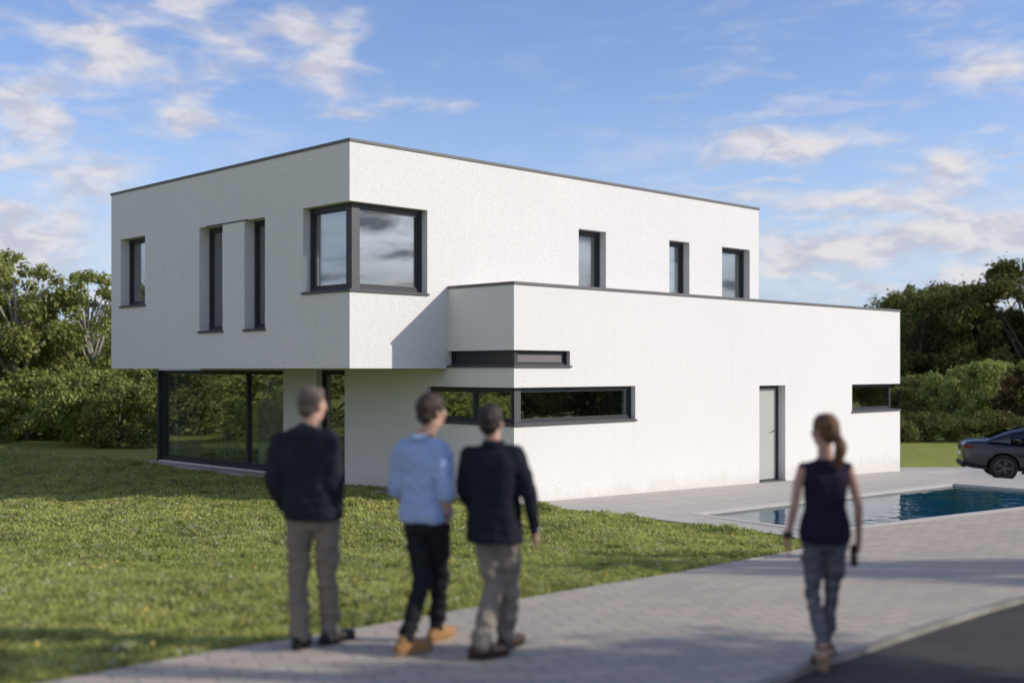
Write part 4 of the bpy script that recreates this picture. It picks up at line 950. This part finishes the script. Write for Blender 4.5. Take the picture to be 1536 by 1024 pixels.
def person(x, y, label, P):
    g0 = h(x, y) + .021 + P.get('dz', 0); root = empty('person', (x, y, g0)); tag(root, label, 'person', 'people walking towards the house')
    s = P['H'] / 1.78; T = P['yaw']; fem = P.get('fem', False); V3 = Vector
    sl, sr = V3(P['shL']), V3(P['shR']); hl, hr = V3(P['hipL']), V3(P['hipR']); hc = (hl + hr) / 2; scn = (sl + sr) / 2; hd = V3(P['head'])
    lerp = lambda f: hc.lerp(scn, f)
    fw = .88 if fem else 1.0
    def body(bm):
        R_ = []
        for f, rx, ry in ((-.18, .115, .085), (0, .155, .105), (.16, .150, .100), (.38, .130, .093), (.62, .150, .103), (.82, .170, .103), (.94, .165, .085), (1.03, .115, .065), (1.10, .065, .055)):
            c = lerp(f); rx *= s * fw * (1.06 if fem and f < .2 else 1) * (.86 if fem and .3 < f < .5 else 1); R_.append((c.z, rx, ry * s * fw, c.x, c.y))
        loft_rings(bm, R_, T, power=2.2)
        nk = lerp(1.06); limb(bm, [nk, hd + V3((0, -.012, -.07 * s))], [.062 * s * fw, .056 * s * fw], 14)
        head_shape(bm, hd, P['hyaw'], s * (.96 if fem else 1), fem)
        for S_, E_, W_, k in ((sl, P['elL'], P['wrL'], 'L'), (sr, P['elR'], P['wrR'], 'R')):
            limb(bm, [V3(S_).lerp(scn, .08) + V3((0, 0, -.025)), V3(S_).lerp(V3(E_), .45), E_, V3(E_).lerp(V3(W_), .35), W_], [q * s * fw * P.get('arm', 1) for q in (.055, .047, .040, .039, .026)])
            hp = P['hand' + k]; hand_shape(bm, W_, hp[0], hp[1], hp[2], s * (.9 if fem else 1), hp[3])
        for Hp, K_, A_, dr in ((hl, P['knL'], P['anL'], P['ftL']), (hr, P['knR'], P['anR'], P['ftR'])):
            limb(bm, [Hp, V3(Hp).lerp(V3(K_), .4), K_, V3(K_).lerp(V3(A_), .3), A_], [q * s * fw for q in (.078, .068, .047, .046, .033)])
            foot_shape(bm, A_, dr, s * fw)
    bo = solid('body', body, .0075, 2, M['skin'], root)
    rm = rotz(P['hyaw']); hs = s * (.96 if fem else 1)
    for sx in (-1, 1):
        bm = bmesh.new(); ball(bm, hd + rm @ (V3((sx * .031, .073, .0)) * hs), .0125 * hs, 12); eo = from_bm('eye', bm, M['eye'], root, True)
        bm = bmesh.new(); ball(bm, hd + rm @ (V3((sx * .031, .0815, .0)) * hs), .0062 * hs, 10); from_bm('iris', bm, M['iris'], eo, True)
    # hair: a cap over crown and back of the head, cut away from the face and ears
    ht = P.get('hair_t', .012)
    def hair(bm):
        def B(p, r): ball(bm, hd + rm @ (V3(p) * hs), [q * hs for q in r], 22, rm)
        B((0, -.024, .036), (.074 + ht * .7, .088 + ht, .086 + ht)); B((0, -.052, -.02), (.062 + ht * .6, .052 + ht, .062)); B((0, .03, .075), (.055, .05, .042 + ht * .6))
        B((0, -.062, -.05), (.050, .034 + ht * .4, .034))
        if fem:
            B((0, -.098, -.005), (.045, .04, .05)); pt = P['tail']
            tube(bm, [hd + V3(q) for q in pt], [.026, .036, .040, .036, .024, .010][:len(pt)], 12); 
            for q, r_ in zip(pt, [.026, .036, .040, .036, .024, .010]): ball(bm, hd + V3(q), r_, 12)
    solid('hair', hair, .0065, 2, P['hair_m'], root, [(55, 55, 18, .007), (22, 22, 12, .007)])
    # trousers
    tw = P['tw']
    def trousers(bm):
        R_ = []
        for f, rx, ry in ((-.26, .110, .095), (-.14, .150, .112), (0, .172, .120), (.13, .160, .108)):
            c = lerp(f); R_.append((c.z, rx * s * fw * (1.05 if fem else 1), ry * s * fw, c.x, c.y))
        loft_rings(bm, R_, T, power=2.2)
        for Hp, K_, A_ in ((hl, P['knL'], P['anL']), (hr, P['knR'], P['anR'])):
            Hp, K_, A_ = V3(Hp), V3(K_), V3(A_); e_ = K_.lerp(A_, 1 - P.get('cuff', .02))
            limb(bm, [Hp, Hp.lerp(K_, .45), K_, K_.lerp(A_, .4), e_], [q * s * fw for q in tw])
    solid('trousers', trousers, .010, 4, P['trouser_m'], root, [(9, 9, 18, .018), (24, 24, 30, .009)])
    # top garment
    def top(bm):
        R_ = []
        for (f, rx, ry) in P['top']:
            c = lerp(f); R_.append((c.z, rx * s * (1 if fem else .955), ry * s, c.x, c.y))
        loft_rings(bm, R_, T, power=2.5)
        nk = lerp(1.05)
        for S_ in (sl, sr): limb(bm, [lerp(1.04) + V3((0, 0, -.035 * s)), S_.lerp(scn, .10) + V3((0, 0, -.02))], [(.078 if P['slv'] else .062) * s, (.066 if P['slv'] else .044) * s], 14)
        if P['slv'] > 0:
            for S_, E_, W_ in ((sl, P['elL'], P['wrL']), (sr, P['elR'], P['wrR'])):
                S_, E_, W_ = V3(S_), V3(E_), V3(W_); ra = P['sr']
                if P['slv'] >= 2: limb(bm, [S_.lerp(scn, .08) + V3((0, 0, -.03)), S_.lerp(E_, .5), E_, E_.lerp(W_, .5), E_.lerp(W_, .95)], [q * s for q in ra])
                else: limb(bm, [S_.lerp(scn, .08) + V3((0, 0, -.03)), S_.lerp(E_, .5), E_, E_.lerp(W_, .18)], [q * s for q in ra[:4]])
        else:
            for S_ in (sl, sr): ball(bm, S_.lerp(scn, .27) + V3((0, 0, -.025)), .060 * s * fw, 14)
        if P.get('hood'):
            ball(bm, nk + rotz(T) @ V3((0, -.055, .005)), (.12, .06, .055), 16, rotz(T)); ball(bm, nk + V3((0, 0, .03)), (.082, .078, .05), 16)
    to = solid(P['topname'], top, .010, P.get('tsm', 5), P['top_m'], root, P['fold'])
    nk = lerp(1.10); ax = (hd - nk).normalized()
    if P.get('collar'):
        bm = bmesh.new(); seg = 24; A_ = []; B_ = []; C_ = []
        for j in range(seg + 1):
            t = math.radians(-60) - (2 * math.pi - math.radians(60)) * j / seg + math.radians(0); c, s1 = math.cos(t + math.radians(90 + 60)), math.sin(t + math.radians(90 + 60))
            r1 = .068 * s; q = rotz(T)
            A_.append(bm.verts.new(nk + q @ V3((r1 * 1.12 * c, r1 * s1, -.015)))); B_.append(bm.verts.new(nk + q @ V3((r1 * c, r1 * .95 * s1 - .004, .034)))); C_.append(bm.verts.new(nk + q @ V3((r1 * 1.3 * c, r1 * 1.25 * s1 - .008, -.008))))
        for j in range(seg): bm.faces.new((A_[j], A_[j + 1], B_[j + 1], B_[j])); bm.faces.new((B_[j], B_[j + 1], C_[j + 1], C_[j]))
        co_ = from_bm('collar', bm, P['collar'], to, True); so = co_.modifiers.new('t', 'SOLIDIFY'); so.thickness = .004
    for cf in P.get('cuffs', []):
        bm = bmesh.new(); E_, W_ = V3(P['el' + cf[0]]), V3(P['wr' + cf[0]]); a = E_.lerp(W_, cf[1]); b = E_.lerp(W_, cf[2]); tube(bm, [a, a.lerp(b, .5), b], [cf[3], cf[3] * 1.04, cf[3]], 18); from_bm('cuff', bm, cf[4], to, True)
    for k in ('L', 'R'):
        if P.get('shoe_m'): shoe(root, P['an' + k], P['ft' + k], 0.0, P['shoe_m'], P['sole_m'], s)
    return root, bo
Mx = lambda n: M[n]
M['navy_cloth'] = clothm('navy_jacket_cloth', (.018, .020, .026), (.026, .029, .036)); M['shirt_cloth'] = clothm('light_blue_cotton', (.36, .46, .66), (.31, .41, .61)); M['blazer_cloth'] = clothm('dark_navy_wool', (.015, .016, .024), (.021, .022, .031))
M['taupe_cloth'] = clothm('taupe_trouser_cloth', (.23, .195, .155), (.18, .152, .12)); M['beige_cloth'] = clothm('beige_trouser_cloth', (.26, .225, .18), (.20, .175, .14)); M['black_denim'] = clothm('black_denim', (.017, .017, .020), (.028, .028, .032))
M['plum_cloth'] = clothm('dark_plum_cloth', (.020, .014, .030), (.028, .020, .042)); M['grey_denim'] = clothm('grey_denim', (.15, .15, .165), (.09, .09, .10), 5)
M['black_shoe'] = mat('black_leather', (.014, .013, .013), .4); M['tan_shoe'] = mat('tan_leather', (.36, .19, .07), .6, None, [(20, .4, (.26, .13, .05))]); M['brown_shoe'] = mat('brown_leather', (.055, .028, .018), .4)
M['sole_dark'] = mat('rubber_sole', (.02, .018, .016), .8); M['sole_tan'] = mat('tan_sole', (.30, .2, .11), .8)
M['hair_grey'] = hairm('grey_brown_hair', (.085, .06, .042), (.15, .12, .09)); M['hair_brown'] = hairm('dark_brown_hair', (.032, .019, .013), (.06, .036, .024)); M['hair_black'] = hairm('black_brown_hair', (.018, .012, .010), (.035, .024, .018)); M['hair_auburn'] = hairm('auburn_hair', (.075, .033, .015), (.22, .10, .04))
jfold = [(7, 7, 5, .020), (16, 16, 22, .012), (40, 40, 30, .004)]
# man in the navy hooded jacket
person(-1.32, 7.95, 'man in dark navy hooded jacket and taupe trousers, hands in pockets, grey-brown hair', dict(
    H=1.80, yaw=R(-14), hyaw=R(-38), head=(-.030, .01, 1.637), shL=(-.258, .03, 1.42), shR=(.098, -.05, 1.42), elL=(-.285, -.02, 1.13), elR=(.135, -.10, 1.12), wrL=(-.225, .13, .93), wrR=(.125, .06, .91),
    handL=((.25, .55, -.6), (.9, 0, .2), (0, .6, .6), .5), handR=((-.25, .55, -.6), (-.9, 0, .2), (0, .6, .6), .5),
    hipL=(-.115, .015, .93), hipR=(.068, -.03, .93), knL=(-.135, .03, .49), knR=(.062, .04, .49), anL=(-.118, -.02, .095), anR=(.072, .11, .095), ftL=(.12, 1), ftR=(.65, .8),
    tw=(.098, .088, .072, .068, .064), trouser_m=M['taupe_cloth'], cuff=-.05,
    top=((-.12, .215, .145), (0, .212, .15), (.2, .205, .148), (.45, .200, .145), (.7, .205, .142), (.86, .215, .128), (.95, .195, .11), (1.02, .150, .095), (1.09, .095, .08), (1.13, .07, .07)), topname='jacket', slv=2, sr=(.080, .074, .068, .062, .052), top_m=M['navy_cloth'], fold=jfold, hood=True,
    hair_m=M['hair_grey'], hair_t=.008, shoe_m=M['black_shoe'], sole_m=M['sole_dark']))
# man in the light blue shirt
person(-.585, 7.9, 'man in light blue shirt with rolled sleeves, black trousers and tan shoes, hand in pocket', dict(
    H=1.74, yaw=R(-26), hyaw=R(-52), head=(.048, .02, 1.590), shL=(-.165, .085, 1.365), shR=(.122, -.065, 1.365), elL=(-.205, .04, 1.095), elR=(.148, -.16, 1.085), wrL=(-.145, .20, .92), wrR=(.150, -.055, .865),
    handL=((.35, .5, -.6), (.9, 0, .2), (0, .6, .6), .5), handR=((-.15, .45, -.75), (-.9, .2, .1), (.1, .8, .3), .45),
    hipL=(-.070, .03, .90), hipR=(.085, -.035, .90), knL=(-.020, .03, .47), knR=(.088, .16, .49), anL=(-.112, -.17, .115), anR=(.060, .23, .09), ftL=(.75, .65), ftR=(.55, .85),
    tw=(.094, .084, .066, .060, .054), trouser_m=M['black_denim'], cuff=.03,
    top=((-.09, .185, .148), (0, .190, .150), (.15, .184, .142), (.38, .168, .122), (.65, .180, .125), (.84, .195, .128), (.94, .182, .112), (1.02, .130, .092), (1.09, .08, .066), (1.13, .062, .06)), topname='shirt', slv=1, sr=(.070, .064, .058, .053), top_m=M['shirt_cloth'], fold=[(8, 8, 6, .018), (18, 18, 24, .013), (45, 45, 30, .004)],
    collar=M['shirt_cloth'], cuffs=[('L', .05, .24, .060, M['shirt_cloth']), ('R', .05, .24, .060, M['shirt_cloth'])], hair_m=M['hair_brown'], hair_t=.015, shoe_m=M['tan_shoe'], sole_m=M['sole_tan']))
# man in the dark blazer
person(-.118, 7.75, 'man in dark navy blazer and beige trousers walking with his right arm hanging', dict(
    H=1.70, yaw=R(-16), hyaw=R(-22), head=(-.018, .01, 1.527), shL=(-.165, .05, 1.335), shR=(.160, -.04, 1.335), elL=(-.200, .05, 1.06), elR=(.232, -.08, 1.045), wrL=(-.135, .19, .92), wrR=(.272, -.015, .815),
    handL=((.35, .5, -.6), (.9, 0, .2), (0, .6, .6), .5), handR=((.10, .10, -1), (-.9, -.1, 0), (-.1, .9, .1), .42),
    hipL=(-.072, .02, .87), hipR=(.085, -.02, .87), knL=(.000, .05, .455), knR=(.105, .09, .46), anL=(-.085, -.13, .12), anR=(.075, .16, .09), ftL=(.75, .45), ftR=(.6, .85),
    tw=(.096, .088, .073, .070, .068), trouser_m=M['beige_cloth'], cuff=-.04,
    top=((-.27, .215, .165), (-.1, .205, .158), (.1, .194, .150), (.38, .180, .138), (.65, .196, .140), (.84, .212, .125), (.93, .200, .108), (1.01, .150, .088), (1.08, .09, .072), (1.12, .066, .066)), topname='blazer', slv=2, sr=(.076, .068, .060, .055, .048), top_m=M['blazer_cloth'], fold=[(6, 6, 4, .014), (14, 14, 18, .009)],
    collar=M['blazer_cloth'], cuffs=[('R', .90, .97, .036, M['white_paint'])], hair_m=M['hair_black'], hair_t=.013, shoe_m=M['brown_shoe'], sole_m=M['sole_dark']))
# woman
wr, wbody = person(2.003, 7.5, 'woman in dark sleeveless top and grey jeans with auburn ponytail, phone in hand', dict(
    H=1.63, yaw=R(4), hyaw=R(34), head=(-.005, .01, 1.482), arm=.84, shL=(-.155, .0, 1.270), shR=(.155, .0, 1.270), elL=(-.208, -.04, 1.005), elR=(.200, -.04, 1.005), wrL=(-.238, .02, .80), wrR=(.222, .03, .785),
    handL=((-.03, .12, -1), (.95, -.1, 0), (.1, .9, .1), .30), handR=((.02, .15, -1), (-.95, .1, 0), (-.1, .9, .1), .6), fem=True,
    hipL=(-.078, .0, .835), hipR=(.078, .0, .835), knL=(-.070, .05, .45), knR=(.058, .06, .45), anL=(-.055, -.13, .145), anR=(.040, .10, .105), ftL=(.05, 1), ftR=(.35, 1),
    tw=(.104, .088, .060, .057, .044), trouser_m=M['grey_denim'], cuff=.10,
    top=((-.14, .168, .135), (0, .180, .145), (.14, .172, .135), (.38, .136, .118), (.62, .150, .12), (.82, .162, .115), (.93, .156, .09), (1.00, .135, .07), (1.05, .095, .06), (1.09, .065, .052)), topname='sleeveless_top', slv=0, sr=None, top_m=M['plum_cloth'], fold=[(10, 10, 6, .010), (22, 22, 26, .005)], tsm=4,
    hair_m=M['hair_auburn'], hair_t=.015, tail=[(.03, -.115, -.005), (.055, -.135, -.05), (.07, -.130, -.105), (.065, -.115, -.16), (.055, -.10, -.205), (.05, -.095, -.235)]))
def woman_bits():
    for k, an, dr in (('L', (-.055, -.13, .145), (.05, 1)), ('R', (.040, .10, .105), (.35, 1))):
        d = Vector((dr[0], dr[1], 0)).normalized(); a = Vector(an); nrm = Vector((-d.y, d.x, 0)); heel = a - d * .045; toe = a + d * .16; bm = bmesh.new()
        zh = a.z - .085; pts = [(heel - d * .012, zh), (heel.lerp(toe, .5), zh * .6 + .01), (toe + d * .03, .004)]; vs = []
        for q, z in pts:
            for s_ in (-1, 1):
                for dz in (0, .016): vs.append(bm.verts.new((q.x + nrm.x * s_ * .036, q.y + nrm.y * s_ * .036, z + dz)))
        for i in (0, 4):
            A = vs[i:i + 8]; 
            for f in ((0, 4, 6, 2), (1, 3, 7, 5), (0, 1, 5, 4), (2, 6, 7, 3)): bm.faces.new([A[j] for j in f])
        bm.faces.new([vs[j] for j in (0, 2, 3, 1)]); bm.faces.new([vs[j] for j in (8, 9, 11, 10)])
        box(bm, (heel.x - .028, heel.y - .022, max(0, zh - .06) if k == 'L' else 0.001), (heel.x + .028, heel.y + .03, zh + .002))
        so = from_bm('sandal', bm, M['sole_tan'], wr)
        bm = bmesh.new(); N_ = 16
        for (cx_, z, r1, r2) in ((a, a.z - .01, .044, .040), ):
            tube(bm, [(cx_.x + r1 * math.cos(2 * math.pi * j / N_), cx_.y + r2 * math.sin(2 * math.pi * j / N_), z) for j in range(N_ + 1)], .006, 6, False)
        q = a.lerp(toe, .8); tube(bm, [(q.x + nrm.x * .042 * math.cos(t), q.y + nrm.y * .042 * math.cos(t), .012 + .052 * math.sin(t)) for t in [math.pi * j / 8 for j in range(9)]], .008, 6)
        from_bm('strap', bm, M['black_shoe'], so, True)
    bm = bmesh.new(); N_ = 20
    for dz in (-.012, 0.004, .018): tube(bm, [(-.236 + .031 * math.cos(2 * math.pi * j / N_), .018 + .029 * math.sin(2 * math.pi * j / N_), .818 + dz) for j in range(N_ + 1)], .006, 6, False)
    tag(from_bm('bracelet', bm, M['black_shoe'], None, True), 'dark banded bracelet on the left wrist of the woman', 'bracelet').location = wr.location
    ph = empty('mobile_phone', wr.location + Vector((.200, .062, .685)), R(8)); ph.rotation_euler = (R(-8), R(10), R(38)); tag(ph, 'black mobile phone held in the right hand of the woman', 'phone')
    boxes('case', [((-.035, -.0045, -.075), (.035, .0045, .065))], M['trim'], ph, .003); boxes('screen', [((-.032, -.0062, -.070), (.032, -.0047, .060))], M['iris'], ph)
woman_bits()
